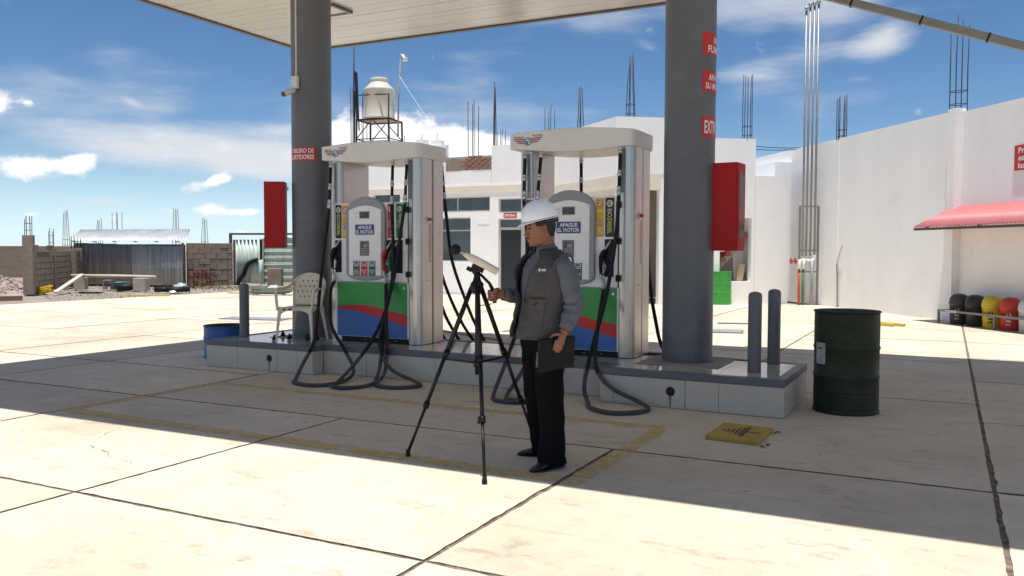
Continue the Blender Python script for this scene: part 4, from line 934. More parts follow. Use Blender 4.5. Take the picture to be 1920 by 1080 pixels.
def window(parent, O, U, u0, u1, z0, z1, mull_u=(), mull_z=(), depth=.08, name='window', pane=None, fw=.04):
    O = Vector((O[0], O[1], 0)); U = Vector((U[0], U[1], 0)).normalized(); N_ = Vector((-U.y, U.x, 0)); b = MB()
    def bx(a, c, d, e, y0, y1):
        p = [O+U*a+N_*y0, O+U*c+N_*y0, O+U*c+N_*y1, O+U*a+N_*y1]; b._add([(q.x, q.y, z) for z in (d, e) for q in p], [(3, 2, 1, 0), (4, 5, 6, 7), (0, 1, 5, 4), (1, 2, 6, 5), (2, 3, 7, 6), (3, 0, 4, 7)])
    bx(u0, u1, z0, z0+fw, depth, depth+.05); bx(u0, u1, z1-fw, z1, depth, depth+.05); bx(u0, u0+fw, z0+fw, z1-fw, depth, depth+.05); bx(u1-fw, u1, z0+fw, z1-fw, depth, depth+.05)
    for u in mull_u: bx(u-fw/2, u+fw/2, z0+fw, z1-fw, depth+.004, depth+.046)
    for z in mull_z: bx(u0+fw, u1-fw, z-fw/2, z+fw/2, depth+.006, depth+.044)
    w = b.build(name, FRAMEW, parent)
    us = [u0+fw]+sorted(mull_u)+[u1-fw]; zs = [z0+fw]+sorted(mull_z)+[z1-fw]
    for i in range(len(us)-1):
        for j in range(len(zs)-1):
            b = MB(); bx(us[i], us[i+1], zs[j], zs[j+1], depth+.02, depth+.026); b.build('pane', pane or GLASS, w)
    return w
def rebars(parent, c, n, w, z0, z1, lean=0, r=.011, ties=True, spread=None):
    rnd = random.Random(int(c[0]*97+c[1]*31)); pts = []
    for i in range(n):
        a = 2*math.pi*(i+.4)/n; x, y = c[0]+w*math.cos(a), c[1]+w*math.sin(a); h = z1-rnd.uniform(0, .12)*(z1-z0)
        k = 1 if spread is None else spread; tx, ty = c[0]+w*k*math.cos(a)+lean, c[1]+w*k*math.sin(a)
        pts.append((x, y, tx, ty, h)); MB().tube([(x, y, z0-.05), ((x+tx)/2+rnd.uniform(-.01, .01), (y+ty)/2, (z0+h)/2), (tx+rnd.uniform(-.02, .02), ty, h)], r, 5).build('rebar', REBAR, parent)
    if ties:
        for t in (.06, .2):
            z = z0+(z1-z0)*t; m_ = MB()
            for i in range(n): p = pts[i]; q = pts[(i+1) % n]; m_.tube([(p[0], p[1], z), (q[0], q[1], z)], r*.7, 4)
            m_.build('stirrup', REBAR, parent)

# --- office building
of = empty('office_building', (0, 0, 0), label='white and cream single-storey office building behind the fuel dispensers', cat='building')
OX = -20.0; OO = (OX, 24.25); UX = (1, 0)
def ou(x): return x-OX
wins = [(ou(-16.4), ou(-13.87), 1.07, 2.53), (ou(-15.9), ou(-13.16), 2.71, 3.20), (ou(-12.84), ou(-11.98), 2.65, 3.11), (ou(-12.84), ou(-11.98), .02, 2.46), (ou(-17.74), ou(-16.63), 2.98, 3.42)]
wall_open(of, 'front_wall', WALLW, OO, UX, ou(-10.93), 0, 3.52, .2, wins)
MB().box(OX-.02, -10.95, 24.225, 24.25, 3.33, 3.53).build('cornice', CREAMW, of)
window(of, OO, UX, *wins[0], mull_u=(ou(-15.1),), mull_z=(2.10,)); window(of, OO, UX, *wins[1], mull_u=(ou(-14.4),)); window(of, OO, UX, *wins[2]); window(of, OO, UX, *wins[4])
window(of, OO, UX, wins[3][0], wins[3][1], 2.15, 2.46, fw=.035, name='transom')
dj = window(of, OO, UX, wins[3][0], wins[3][1], .02, 2.15, fw=.045, name='door', pane=mat('door_dark', (.006, .012, .018), .25, var=.2, scale=.7))
MB().box(-13.60, -13.17, 24.238, 24.252, 2.31, 2.49).build('wall_box', WALLW, of)
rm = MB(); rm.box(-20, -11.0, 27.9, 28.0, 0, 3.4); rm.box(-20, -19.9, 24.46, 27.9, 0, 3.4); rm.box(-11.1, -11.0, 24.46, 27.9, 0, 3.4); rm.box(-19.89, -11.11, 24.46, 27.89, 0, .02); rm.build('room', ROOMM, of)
MB().box(-20.1, -10.8, 24.26, 30, 3.53, 3.60).build('roof_slab', WALLW, of)
# parapet in pieces of different height
pz = MB(); pz.box(-20.0, -14.82, 24.27, 24.45, 3.6, 4.93); pz.box(-14.81, -13.12, 24.27, 24.45, 3.6, 4.05); pz.box(-13.11, -10.9, 24.27, 24.45, 3.6, 4.80); pz.box(-19.1, -17.5, 24.9, 25.6, 3.6, 5.32)
pz.build('parapet', WALLW, of)
MB().box(-14.81, -13.12, 24.29, 24.44, 4.051, 4.50).build('brick_bed', MORTAR, of)
bmesh_ = MB().box(-.118, .118, -.07, .07, -.034, .034).mesh('brick', .004, 1); bmesh_.materials.append(BRICKM)
for j in range(6):
    for i in range(7):
        x = -14.69+i*.245+(.12 if j % 2 else 0)
        if x > -13.2 or x < -14.15 or (j == 5 and i in (1, 2, 5)): continue
        link_mesh('brick', bmesh_, of, (x, 24.335+random.uniform(-.006, .004), 4.09+j*.078), (0, 0, random.uniform(-.02, .02)))
MB().box(-14.80, -14.24, 24.262, 24.289, 4.06, 4.42).build('cement_patch', BLOCKM, of)
for i, x in enumerate((-16.55, -15.85, -15.25)):
    MB().box(x-.16, x+.16, 24.3, 24.6, 4.931, 5.10+.05*(i % 2)).build('parapet_stub', WALLW, of); MB().tube([(x, 24.4, 5.1), (x+.02, 24.4, 5.35)], .01, 5).build('rebar', REBAR, of)
rebars(of, (-14.05, 24.75), 4, .17, 4.05, 6.5, r=.013); rebars(of, (-13.25, 24.75), 3, .05, 4.6, 7.0, r=.016, ties=False, spread=.4); rebars(of, (-13.35, 25.4), 4, .13, 4.5, 5.5); rebars(of, (-11.35, 24.9), 4, .16, 4.8, 6.05)
rebars(of, (-10.3, 24.9), 4, .13, 4.7, 6.6, r=.014, ties=False, spread=.25); rebars(of, (-12.6, 25.3), 3, .12, 4.75, 5.35, ties=False)
rebars(of, (-18.85, 24.6), 3, .12, 4.9, 7.4, r=.012, ties=False); rebars(of, (-18.45, 24.7), 3, .10, 4.9, 7.1, r=.012, ties=False)
# wing that comes forward to the right
C1, C2 = Vector((-10.93, 24.25)), Vector((-7.9, 21.55)); wd = (C2-C1); wl = wd.length
wall_open(of, 'wing_wall', CREAMW, C1, wd, wl, 0, 3.45, .2, [(wl*.52, wl*.97, 2.2, 2.95)]); window(of, C1, wd, wl*.52, wl*.97, 2.2, 2.95, mull_u=(wl*.75,))
wn = wd.normalized(); nn = Vector((wn.y, -wn.x))
c_ = C1+nn*.03; wall_open(of, 'wing_ledge', CREAMW, c_+wn*.06, wd, wl-.05, 3.10, 3.14, .028, [])
wall_open(of, 'wing_upper_wall', WALLW, C1-nn*.02, wd, wl, 3.451, 5.0, .2, [])
sg = MB().box(-12.645, -12.185, 24.225, 24.242, 2.485, 2.64).build('office_sign', SIGNRED); tag(sg, 'small red sign with white letters above the office door', 'sign')
text(sg, 'OFICINA', WHITE, (-12.415, 24.2235, 2.5625), (1, 0, 0), (0, 0, 1), .40, .085, .03)

# --- white building to the right, turned towards the forecourt
BR = math.atan2(.594, .804)
wb = empty('white_building', (C2.x, C2.y, 0), BR, label='tall white rendered building with bare rebar on its roof at right', cat='building')
def lb(x0, x1, y0, y1, z0, z1, nm, m_=WALLW): return MB().box(x0, x1, y0, y1, z0, z1).build(nm, m_, wb)
# front face (y=0), porch opening and stair opening
wall_open(wb, 'front_wall', WALLW, (0, 0), (1, 0), 4.94, 0, 3.5, .22, [(.10, 1.22, 0, 3.08), (1.52, 2.55, 0, 2.6), (2.95, 3.86, .62, 2.35)])
lb(0, 2.6, -.012, .21, 3.501, 5.0, 'upper_wall'); lb(2.601, 3.95, .0, .21, 3.501, 4.5, 'upper_wall')
lb(.0, 1.25, -.02, -.001, 3.10, 3.49, 'porch_beam', CREAMW)
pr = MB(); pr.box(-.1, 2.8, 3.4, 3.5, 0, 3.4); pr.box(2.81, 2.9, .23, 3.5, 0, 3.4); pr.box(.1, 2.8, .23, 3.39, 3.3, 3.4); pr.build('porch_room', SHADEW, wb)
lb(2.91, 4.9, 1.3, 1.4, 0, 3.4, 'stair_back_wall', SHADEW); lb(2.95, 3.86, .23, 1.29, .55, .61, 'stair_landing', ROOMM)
STEPR = mat('stair_red', (.34, .075, .06), .7, var=.2, scale=4); STR = mat('stair_concrete', (.34, .285, .235), .9, var=.12, scale=4)
MB().prism([(2.90, .98), (2.90, .78), (3.86, 1.72), (3.86, 1.98)], .95, (0, 1.25, 0), X3, Z3).build('stair_flight', STR, wb)
for k in range(6):
    lb(2.905+.16*k, 3.06+.16*k, .22, 1.2, .985+.165*k, 1.10+.165*k, 'step', STEPR)
pl = MB().prism([(3.54, .63), (3.72, .63), (3.80, 1.08), (3.62, 1.09)], .03, (0, .26, 0), X3, Z3).build('offcut_board', mat('raw_wood', (.50, .37, .23), .8, var=.2, scale=3, streak=(12, 12, 1)), wb)
# box in front of the long wall and the long side wall itself, running towards the viewer
lb(3.955, 4.935, .221, 3.5, 0, 3.5, 'stair_tower'); 
lb(5.52, 5.75, -5.90, 6.0, 0, 4.36, 'side_wall'); lb(5.62, 5.85, -13.0, -5.901, 0, 4.33, 'side_wall')
lb(5.50, 5.519, -1.55, -1.25, 0, 4.30, 'pilaster'); lb(5.44, 5.7, -6.06, -5.84, 0, 4.40, 'pilaster'); lb(5.0, 5.519, 1.0, 5.9, 0, 4.0, 'return_wall')
rebars(wb, (5.62, -1.45), 6, .12, 4.36, 5.5); rebars(wb, (5.60, -5.93), 4, .17, 4.38, 6.3); rebars(wb, (3.75, .12), 5, .13, 4.5, 6.25); rebars(wb, (.45, .15), 5, .13, 5.0, 6.75, spread=.35)
MB().bar((3.955, -.004, .0), (3.955, -.004, 3.5), .004, .006).build('wall_seam', mat('seam_grey', (.55, .53, .5), .9), wb)
def cable(a, b, sag, r, lab, m_=None, n=16):
    a = Vector(a); b = Vector(b); P = [a.lerp(b, i/n)-Z3*sag*4*(i/n)*(1-i/n) for i in range(n+1)]
    return tag(MB().tube(P, r, 5).build('cable', m_ or BLACKP), lab, 'cable')
cable((-6.3, 22.9, 4.62), (-3.75, 25.1, 4.34), .12, .010, 'upper dark cable slung from the block behind the column to the long white wall')
cable((-6.3, 22.95, 4.50), (-3.85, 25.15, 4.30), .12, .010, 'lower dark cable slung from the block behind the column to the long white wall')
# warning sign high on the long wall
Mw = Matrix.Translation((C2.x, C2.y, 0)) @ Matrix.Rotation(BR, 4, 'Z')
def L2W(p): return Mw @ Vector(p)
ws = empty('wall_sign', L2W((5.60, -7.55, 2.98)), BR, label='red sign with white lettering high on the long white wall', cat='sign')
MB().box(-.012, 0.0, -1.1, 0, 0, .47).build('board', SIGNRED, ws)
for k, s in enumerate(('Prohibido', 'estacionar', 'las 24 horas')):
    w = .075*len(s); text(ws, s, WHITE, (-.0135, -.10-w/2, .37-.14*k), (0, -1, 0), (0, 0, 1), w, .11, .022)

# angle irons leaning inside the porch
IRON = mat('scrap_iron', (.10, .095, .09), .6, .4, var=.3, scale=8)
for i, (x, y, dx, h) in enumerate([(.60, .9, .06, 2.35), (.70, 1.0, .03, 2.15), (.78, 1.0, -.02, 2.1), (1.00, .9, .12, 1.95), (1.06, .85, .04, 1.8), (1.12, .9, .0, 1.7), (.88, 1.0, .22, 1.75)]):
    a = L2W((x, y, .01)); b = L2W((x+dx, y+.45, h)); o = MB().bar(a, b, .035, .012).build('iron_bar', IRON); tag(o, ('tallest iron bar in the porch, farthest from the white pillar', 'second iron bar from the left in the porch', 'third iron bar from the left in the porch, nearly upright', 'crooked iron bar leaning right in the middle of the porch', 'iron bar leaning next to the shortest one in the porch', 'shortest iron bar, right against the white pillar', 'iron bar slanting most, crossing behind the red crate')[i], 'iron bar', 'iron bars leaning in the porch')
bx = empty('red_crate', L2W((.98, .75, 0)), BR, label='small red crate on the porch floor under the iron bars', cat='crate')
m_ = MB(); m_.box(-.16, .16, -.12, .12, 0, .02); m_.box(-.16, .16, -.12, -.105, .02, .26); m_.box(-.16, .16, .105, .12, .02, .26); m_.box(-.16, -.145, -.104, .104, .02, .26); m_.box(.145, .16, -.104, .104, .02, .26); m_.build('shell', RSTK, bx)

# vent pipes on their frame
vp = empty('vent_pipes', L2W((5.20, -.62, 0)), BR, label='four tall galvanised vent pipes on a steel frame against the white building', cat='vent pipes')
GALV = mat('galvanised_pipe', (.30, .305, .31), .5, .4, var=.2, scale=6, streak=(6, 6, .8))
for k, (x, top, low) in enumerate([(-.17, 7.82, 1.32), (-.06, 7.93, 1.32), (.06, 7.97, 1.32), (.18, 8.02, 1.32)]):
    p = MB().cyl((x, 0, low), (x, 0, top), .030, n=14).build('pipe', GALV, vp)
    MB().lathe([(.030, 0), (.050, .02), (.052, .09), (.03, .12), (0, .125)], (x, 0, top), 14).build('vent_cap', SILVER, p)
for x in (-.235, .30): MB().box(x-.022, x+.022, .02, .06, 0, 2.66).build('frame_post', mat('frame_grey', (.22, .225, .23), .5, .3), vp)
for z in (2.64, 1.46, .88): MB().box(-.235, .30, .035, .075, z, z+.03).build('crossbar', MATS['frame_grey'], vp)
MB().tube(smooth_path([(.18, 0, 1.34), (.18, 0, 1.26), (.12, 0, 1.20), (-.12, 0, 1.20)], 4), .038, 12).build('elbow', WHITE, vp)
MB().tube([(.10, -.03, 1.2), (.10, -.03, .0)], .030, 12).build('pipe', GALV, vp)
MB().tube([(-.28, -.05, .0), (-.28, -.05, .98)], .034, 12).build('orange_pipe', mat('pipe_orange', (.46, .075, .035), .5), vp); MB().tube([(-.16, -.05, .0), (-.16, -.05, .98)], .034, 12).build('green_pipe', mat('pipe_green', (.06, .20, .07), .5), vp)
for x in (-.28, -.16): MB().tube([(x, -.05, .97), (x, -.05, 1.22)], [.048, .042], 12).build('valve_body', WHITE, vp)
MB().tube([(-.30, -.05, 1.18), (-.12, -.05, 1.22)], .04, 12).build('valve_body', WHITE, vp)
for k, x in enumerate((-.40, -.52)):
    v = MB().tube([(-.3, -.05, 1.17), (x, -.07, 1.19)], .018, 8).build('valve_stem', MATS['pipe_orange'], vp); w_ = MB()
    ringp = [(x, -.07+.07*math.cos(2*math.pi*i/14), 1.19+.07*math.sin(2*math.pi*i/14)) for i in range(15)]; w_.tube(ringp, .014, 6)
    for i in range(3): a = math.pi*i/3; w_.tube([(x, -.07+.07*math.cos(a), 1.19+.07*math.sin(a)), (x, -.07-.07*math.cos(a), 1.19-.07*math.sin(a))], .008, 5)
    w_.build('hand_wheel', MATS['pipe_orange'], v)
cd = MB().tube(smooth_path([L2W((5.49, -1.62, 0)), L2W((5.49, -1.60, .7)), L2W((5.49, -1.56, 1.1)), L2W((5.49, -1.66, 1.35)), L2W((5.47, -1.85, 1.62))], 5), [.016]*11+[.008]*10, 6).build('cable_stub', mat('conduit_grey', (.22, .22, .23), .6)); tag(cd, 'thin grey conduit with a bent wire end rising up the long white wall', 'conduit')

# red awning over the bins
aw = empty('awning', L2W((5.62, -5.75, 0)), BR, label='red corrugated metal awning on the white wall above the bins', cat='awning')
AWN = mat('awning_red', (.52, .18, .18), .5, 0, spec=.35, var=.06, scale=3)
for k in range(5):
    y0 = -.05-1.05*k; m_ = MB(); n = 66
    def sheet(u, v, y0=y0): y = y0-1.09*u; x = -.90*(1-v); return (x, y, 1.955+.435*v+.019*math.cos(y/.105*2*math.pi))
    m_.grid(sheet, n, 1); s_ = m_.build('roof_sheet', AWN, aw, recalc=False, loc=(0, 0, .003*k)); md = s_.modifiers.new('thick', 'SOLIDIFY'); md.thickness = .002
MB().box(-.885, -.845, -5.3, -.05, 1.885, 1.935).build('eave_rail', mat('awning_rail', (.09, .06, .06), .6), aw)
for k in range(4): MB().bar((-.84, -.3-1.55*k, 1.91), (-.01, -.3-1.55*k, 2.32), .03).build('rafter', MATS['awning_rail'], aw)
MB().bar((-.02, -.06, 2.35), (-.02, -5.3, 2.35), .03).build('ledger', MATS['awning_rail'], aw)
def bin_(k, col, lab, sym):
    p = L2W((5.20, -6.64-.465*k, 0)); o = empty('waste_bin', p, BR+R(-15), label=lab, cat='bin', group='dome-lidded bins under the awning')
    m_ = mat('bin_'+col[0], col[1], .42, var=.06); r = .182
    MB().lathe([(r*.86, .0), (r*.9, .01), (r*.98, .39), (r*1.06, .40), (r*1.06, .425), (r, .43)], n=28, closed_bot=True).build('body', m_, o)
    lid = MB().lathe([(r*1.05, .428), (r*1.04, .45), (r*.98, .51), (r*.82, .565), (r*.55, .60), (r*.2, .612), (0, .613)], n=28).build('dome_lid', m_, o)
    MB().grid(lambda u, v: ((r*1.0-.02*v)*math.cos(R(-150+70*u))*(1.03-.03*v), (r*1.0-.02*v)*math.sin(R(-150+70*u))*(1.03-.03*v), .455+.07*v), 10, 4).build('flap', mat('bin_flap_'+col[0], tuple(c*.8 for c in col[1]), .45), lid, recalc=False)
    if sym:
        sp = MB(); a0 = R(-125)
        def Q(a, z): return (r*.99*math.cos(a0+a), r*.99*math.sin(a0+a), z)
        for q in range(3):
            t = 2*math.pi*q/3+.5; pts = [(.30*math.cos(t+d)*rr, .24+.075*math.sin(t+d)*rr) for d, rr in ((-.75, .75), (-.75, 1.25), (.55, 1.25), (.95, 1.0), (.55, .7))]
            sp._add([Q(a, z) for a, z in pts], [tuple(range(5))])
        for q in range(3): sp._add([Q(-.22+.16*q, .10), Q(-.12+.16*q, .10), Q(-.12+.16*q, .135), Q(-.22+.16*q, .135)], [(0, 1, 2, 3)])
        sp.build('recycling_mark', sym, o, recalc=False)
    return o
bin_(0, ('brown', (.055, .042, .036)), 'dark brown dome-lidded bin at the pilaster end of the row', mat('mark_grey', (.35, .34, .33), .6)); bin_(1, ('black', (.030, .031, .032)), 'black dome-lidded bin between the brown and yellow ones', None)
bin_(2, ('yellow', (.66, .47, .03)), 'yellow dome-lidded bin with black recycling mark', BLK); bin_(3, ('red', (.52, .045, .03)), 'red dome-lidded bin beside the yellow one', mat('mark_pale', (.6, .5, .4), .6)); bin_(4, ('white', (.60, .61, .62)), 'white dome-lidded bin cut by the right edge of the picture', GSTK)
rl = empty('bin_rail', L2W((4.98, -6.30, 0)), BR, label='low grey rail along the front of the row of bins', cat='rail')
MB().box(-.02, .02, -3.2, 0, .24, .28).build('bar', MATS['frame_grey'], rl); [MB().box(-.018, .018, y-.018, y+.018, 0, .239).build('post', MATS['frame_grey'], rl) for y in (-.02, -1.6, -3.15)]; MB().box(.0, .45, -.02, .02, .25, .275).build('end_bar', MATS['frame_grey'], rl)
MB().box(-.03, -.021, -.6, -.25, .235, .285).build('tag_plate', SILVER, rl)

# water tank on its stand
tk = empty('water_tank', (-17.9, 24.85, 6.02), label='cream plastic water tank on the roof of the office', cat='water tank')
TANK = mat('tank_cream', (.56, .52, .43), .5, var=.05, scale=2)
MB().lathe([(.53, 0), (.545, .03), (.545, .06), (.53, .08), (.535, .5), (.53, .97), (.545, 1.0), (.545, 1.04), (.50, 1.08), (.30, 1.28), (.28, 1.30)], n=40).build('body', TANK, tk)
MB().lathe([(.29, 1.29), (.30, 1.30), (.30, 1.42), (.28, 1.44), (.1, 1.455), (0, 1.455)], n=32).build('lid', TANK, tk)
ts = empty('tank_stand', (-17.9, 24.85, 3.6), R(8), label='black angle-iron stand under the water tank', cat='stand')
IR = mat('black_iron', (.020, .020, .022), .6, .3)
for sx in (-1, 1):
    for sy in (-1, 1):
        MB().bar((sx*.66, sy*.55, 0), (sx*.62, sy*.5, 2.40), .05).build('leg', IR, ts)
    MB().bar((sx*.62, -.5, 2.375), (sx*.62, .5, 2.375), .05).build('deck_beam', IR, ts); MB().bar((sx*.64, -.52, 1.7), (sx*.64, .52, 1.7), .03).build('tie', IR, ts)
    MB().bar((sx*.62, -.51, 2.4), (sx*.63, -.50, 3.22), .035).build('guard_post', IR, ts)
    MB().bar((sx*.62, -.52, 1.72), (sx*.05, -.52, 2.33), .028).build('brace', IR, ts); MB().bar((sx*.62, .52, 1.72), (sx*.05, .52, 2.33), .028).build('brace', IR, ts)
for sy in (-1, 1): MB().bar((-.62, sy*.5, 2.37), (.62, sy*.5, 2.37), .05).build('deck_beam', IR, ts); MB().bar((-.64, sy*.53, 1.70), (.64, sy*.53, 1.70), .03).build('tie', IR, ts)
MB().box(-.60, .60, -.48, .48, 2.385, 2.41).build('deck', mat('deck_board', (.42, .32, .20), .8), ts)
MB().bar((-.63, -.51, 3.22), (.63, -.51, 3.20), .03).build('guard_rail', IR, ts); MB().bar((-.60, -.51, 2.4), (-.66, -.51, 4.05), .045).build('mast', IR, ts); MB().bar((-.52, -.51, 2.0), (-.60, -.51, 4.0), .035).build('mast', IR, ts); MB().bar((-.78, -.4, 1.5), (-.72, -.42, 3.4), .04).build('mast', IR, ts)
pb = empty('pole_with_bag', (-17.22, 25.0, 6.0), label='thin wooden pole with a torn white plastic bag at its tip beside the tank', cat='pole')
MB().tube([(0, 0, -.6), (.03, 0, .8), (.10, .05, 2.22)], [.035, .03, .026], 7).build('pole', mat('grey_wood', (.32, .27, .23), .9, var=.3, scale=9), pb)
bg = MB(); bg.grid(lambda u, v: (.12+.24*u*(1-.4*v*0)+.05*math.sin(v*5), .05+.05*math.sin(u*9+v*3), 2.10-.05*u+.28*(v-.3)*math.sin(math.pi*(.25+.6*u))), 12, 10); bg.build('plastic_bag', mat('bag_white', (.72, .72, .72), .5), pb)
cable((-17.15, 25.0, 7.5), (-14.1, 24.7, 4.1), .18, .009, 'thin white string from the pole with the bag down to the office parapet', WHITE)
mastp = tag(MB().tube([(-18.78, 24.55, 4.9), (-18.78, 24.55, 6.9), (-18.76, 24.55, 8.62)], [.035, .03, .022], 7).build('antenna_pole', IR), 'tall thin dark pole rising left of the water tank', 'pole')

# ------------------------------------------------------------------ yard at left: block walls, tin shed, gate
def block_wall(O, E, h, lab, bl=.40, bh=.20, th=.15, jag=None, name='block_wall', lintel=False):
    O = Vector((*O, 0)); E = Vector((*E, 0)); U = (E-O); L_ = U.length; U.normalize(); rz = math.atan2(U.y, U.x)
    w = empty(name, O, rz, label=lab, cat='wall'); nb_ = int(math.ceil(L_/bl)); nc = int(round(h/bh)); core = MB(); cols = {}
    me = MB().box(0, bl-.022, -th/2, th/2, 0, bh-.022).mesh('block', .008, 1); me.materials.append(BLOCKM); hm = MB().box(0, bl/2-.022, -th/2, th/2, 0, bh-.022).mesh('block', .008, 1); hm.materials.append(BLOCKM)
    for j in range(nc):
        off = bl/2 if j % 2 else 0; u = 0
        while u < L_-.05:
            ln = bl/2 if (j % 2 and u == 0) or (L_-u < bl*.75) else bl
            top = jag(u/L_) if jag else h
            if (j+.6)*bh < top: link_mesh('block', me if ln == bl else hm, w, (u+.011, random.uniform(-.012, .012), j*bh+.011), (random.uniform(-.01, .01), 0, random.uniform(-.015, .015)))
            u += ln
    n = 24
    for i in range(n):
        t0, t1 = i/n, (i+1)/n; hh = min(jag((t0+t1)/2), h) if jag else h
        hh = math.floor(hh/bh+.4)*bh-.03
        if hh > .05: core.box(t0*L_, t1*L_, -th/2+.02, th/2-.02, 0, hh)
    core.build('mortar', mat('mortar_dark', (.15, .125, .10), .95, var=.2, scale=6), w)
    return w
def post(parent_lab, p, w, h, lab, n=4, rz=0, rtop=None):
    o = empty('concrete_post', (*p, 0), rz, label=lab, cat='post')
    MB().box(-w/2, w/2, -w/2, w/2, 0, h).build('shaft', BLOCKM, o, bevel=.012)
    if rtop:
        rnd = random.Random(int(h*100))
        for i in range(n):
            a = math.pi/4+2*math.pi*i/n; x, y = w*.34*math.cos(a), w*.34*math.sin(a); MB().tube([(x, y, h-.02), (x+rnd.uniform(-.03, .03), y, h+rtop*rnd.uniform(.75, 1))], .011, 5).build('rebar', REBAR, o)
        for t in (.25, .6): m_ = MB(); pts = [(w*.36*math.cos(math.pi/4+math.pi/2*i), w*.36*math.sin(math.pi/4+math.pi/2*i), h+rtop*t) for i in range(5)]; m_.tube(pts, .008, 4); m_.build('stirrup', REBAR, o)
    return o
wr = math.atan2(2.05, -1.85)
post(None, (-26.15, 17.34), .30, 1.90, 'rough concrete post with bent rebar, nearest at the broken end of the wall', 6, wr, .62)
block_wall((-26.30, 17.52), (-27.85, 19.25), 1.9, 'broken block wall with jagged top between two concrete posts', jag=lambda t: 1.32+.35*max(0, (t-.75)*4) if t > .12 else 1.7)
post(None, (-28.02, 19.42), .26, 1.50, 'concrete post with rebar between broken wall and plastered panel', 4, wr, .72)
block_wall((-28.16, 19.56), (-31.3, 22.85), 1.46, 'intact block wall panel running back to the tin shed')
post(None, (-31.45, 23.0), .25, 1.50, 'concrete post with rebar at the corner of the tin shed', 4, wr, .45)
post(None, (-29.9, 21.6), .22, 1.46, 'slim concrete post with rebar rising from the block panel', 4, wr, .55)
block_wall((-26.72, 24.22), (-25.95, 25.72), 1.72, 'dark block wall between the tin shed and the green gate', bl=.45, bh=.215)
fw_ = empty('far_wall', (0, 0, 0), label='long brown block wall far off at the left edge', cat='wall')
m_ = MB(); m_.bar((-58, 21.5, .80), (-36.5, 31.8, .76), .2, 1.68); m_.build('masonry', mat('far_masonry', (.25, .20, .14), .95, var=.15, scale=.8, streak=(1, 1, 12), dirt=(.18, .14, .10), dscale=1, dirt_amt=.4), fw_)
for i, (x, y) in enumerate([(-47, 27), (-45.2, 27.6), (-41.5, 29.6), (-39.8, 30.3), (-50, 25.6), (-35.5, 31.5), (-34, 32)]):
    rebars(fw_, (x, y), 4, .18, 1.55, 3.1+.25*(i % 3), spread=.5, r=.014, ties=i % 2 == 0)
# shed
SA, SB = Vector((-31.85, 23.05)), Vector((-26.80, 24.12)); sU = (SB-SA); sL = sU.length; srz = math.atan2(sU.y, sU.x)
sh = empty('tin_shed', (*SA, 0), srz, label='low shed of grey corrugated sheets with a bright tin roof', cat='shed')
TIN1 = mat('tin_dark', (.27, .255, .235), .75, 0, spec=.12, var=.4, scale=1.2, streak=(9, 9, .5)); TIN2 = mat('tin_grey', (.42, .41, .395), .7, 0, spec=.15, var=.4, scale=1.2, streak=(9, 9, .5)); TINR = mat('tin_roof', (.50, .505, .51), .45, .2, var=.12, scale=1.5)
def tin(parent, name, m_, fn, nu, nv=1):
    s_ = MB().grid(fn, nu, nv).build(name, m_, parent, recalc=False); md = s_.modifiers.new('thick', 'SOLIDIFY'); md.thickness = .003; return s_
nsh = 6; wsh = sL*.80/nsh
for k in range(nsh):
    z1 = 1.72-.02*k+random.uniform(-.02, .01); tin(sh, 'wall_sheet', TIN1 if k < 4 else TIN2, lambda u, v, k=k, z1=z1: (wsh*(k+u)*1.0+(.02 if u > .99 else 0), -.006*k*0+.018*math.sin(2*math.pi*(wsh*u)/.098)+.006*(k % 2), .03+(z1-.03)*v), 72)
x0 = sL*.80
tin(sh, 'door_sheet', TIN2, lambda u, v: (x0+.04+(sL*.195-.02)*u, -.035+.018*math.sin(2*math.pi*u*sL*.195/.098), .04+1.55*v), 84)
MB().box(x0+.04, sL-.02, -.02, .02, 1.62, 1.66).build('door_lintel', mat('shed_wood', (.30, .22, .14), .85), sh); MB().box(sL-.06, sL, -.03, .05, 0, 1.72).build('door_post', MATS['shed_wood'], sh)
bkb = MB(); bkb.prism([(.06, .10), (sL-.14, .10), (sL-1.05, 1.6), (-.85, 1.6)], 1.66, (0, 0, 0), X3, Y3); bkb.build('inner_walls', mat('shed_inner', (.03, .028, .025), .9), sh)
nr = 7
for k in range(nr):
    wr_ = (sL+.25)/nr; tin(sh, 'roof_sheet', TINR, lambda u, v, k=k: (-.12+wr_*(k+u)+(.03 if u > .99 else 0)-.526*(2.2*v-.22), .847*(2.2*v-.22), 1.80+.50*v+.02*math.sin(2*math.pi*(wr_*(k+u))/.13)+.004*(k % 2)), 60)
for k in range(6): MB().box(.1+k*sL/5.3-.03, .1+k*sL/5.3+.03, -.16, 0, 1.735, 1.775).build('rafter_end', MATS['shed_wood'], sh)
rebars(sh, (.2, 2.3), 4, .2, 2.1, 3.1, ties=False)
# brick stack
bs = empty('brick_stack', (-26.42, 24.02, 0), math.atan2(1.5, .95), label='stack of red hollow bricks beside the tin shed', cat='bricks')
bm_ = MB().box(-.07, .07, -.12, .12, 0, .095).mesh('brick', .006, 1); bm_.materials.append(BRICKM)
for j in range(7):
    for i in range(6):
        if j == 6 and i in (0, 5): continue
        link_mesh('brick', bm_, bs, (.08+.158*i+random.uniform(-.008, .008), random.uniform(-.03, .03), .002+.104*j), (0, 0, random.uniform(-.06, .06)))
hb = MB().box(.0, .96, -.08, .2, .0, .70).build('stack_core', mat('brick_gap_shade', (.06, .025, .016), .9), bs)  # solid core, coloured dark as the shade between bricks
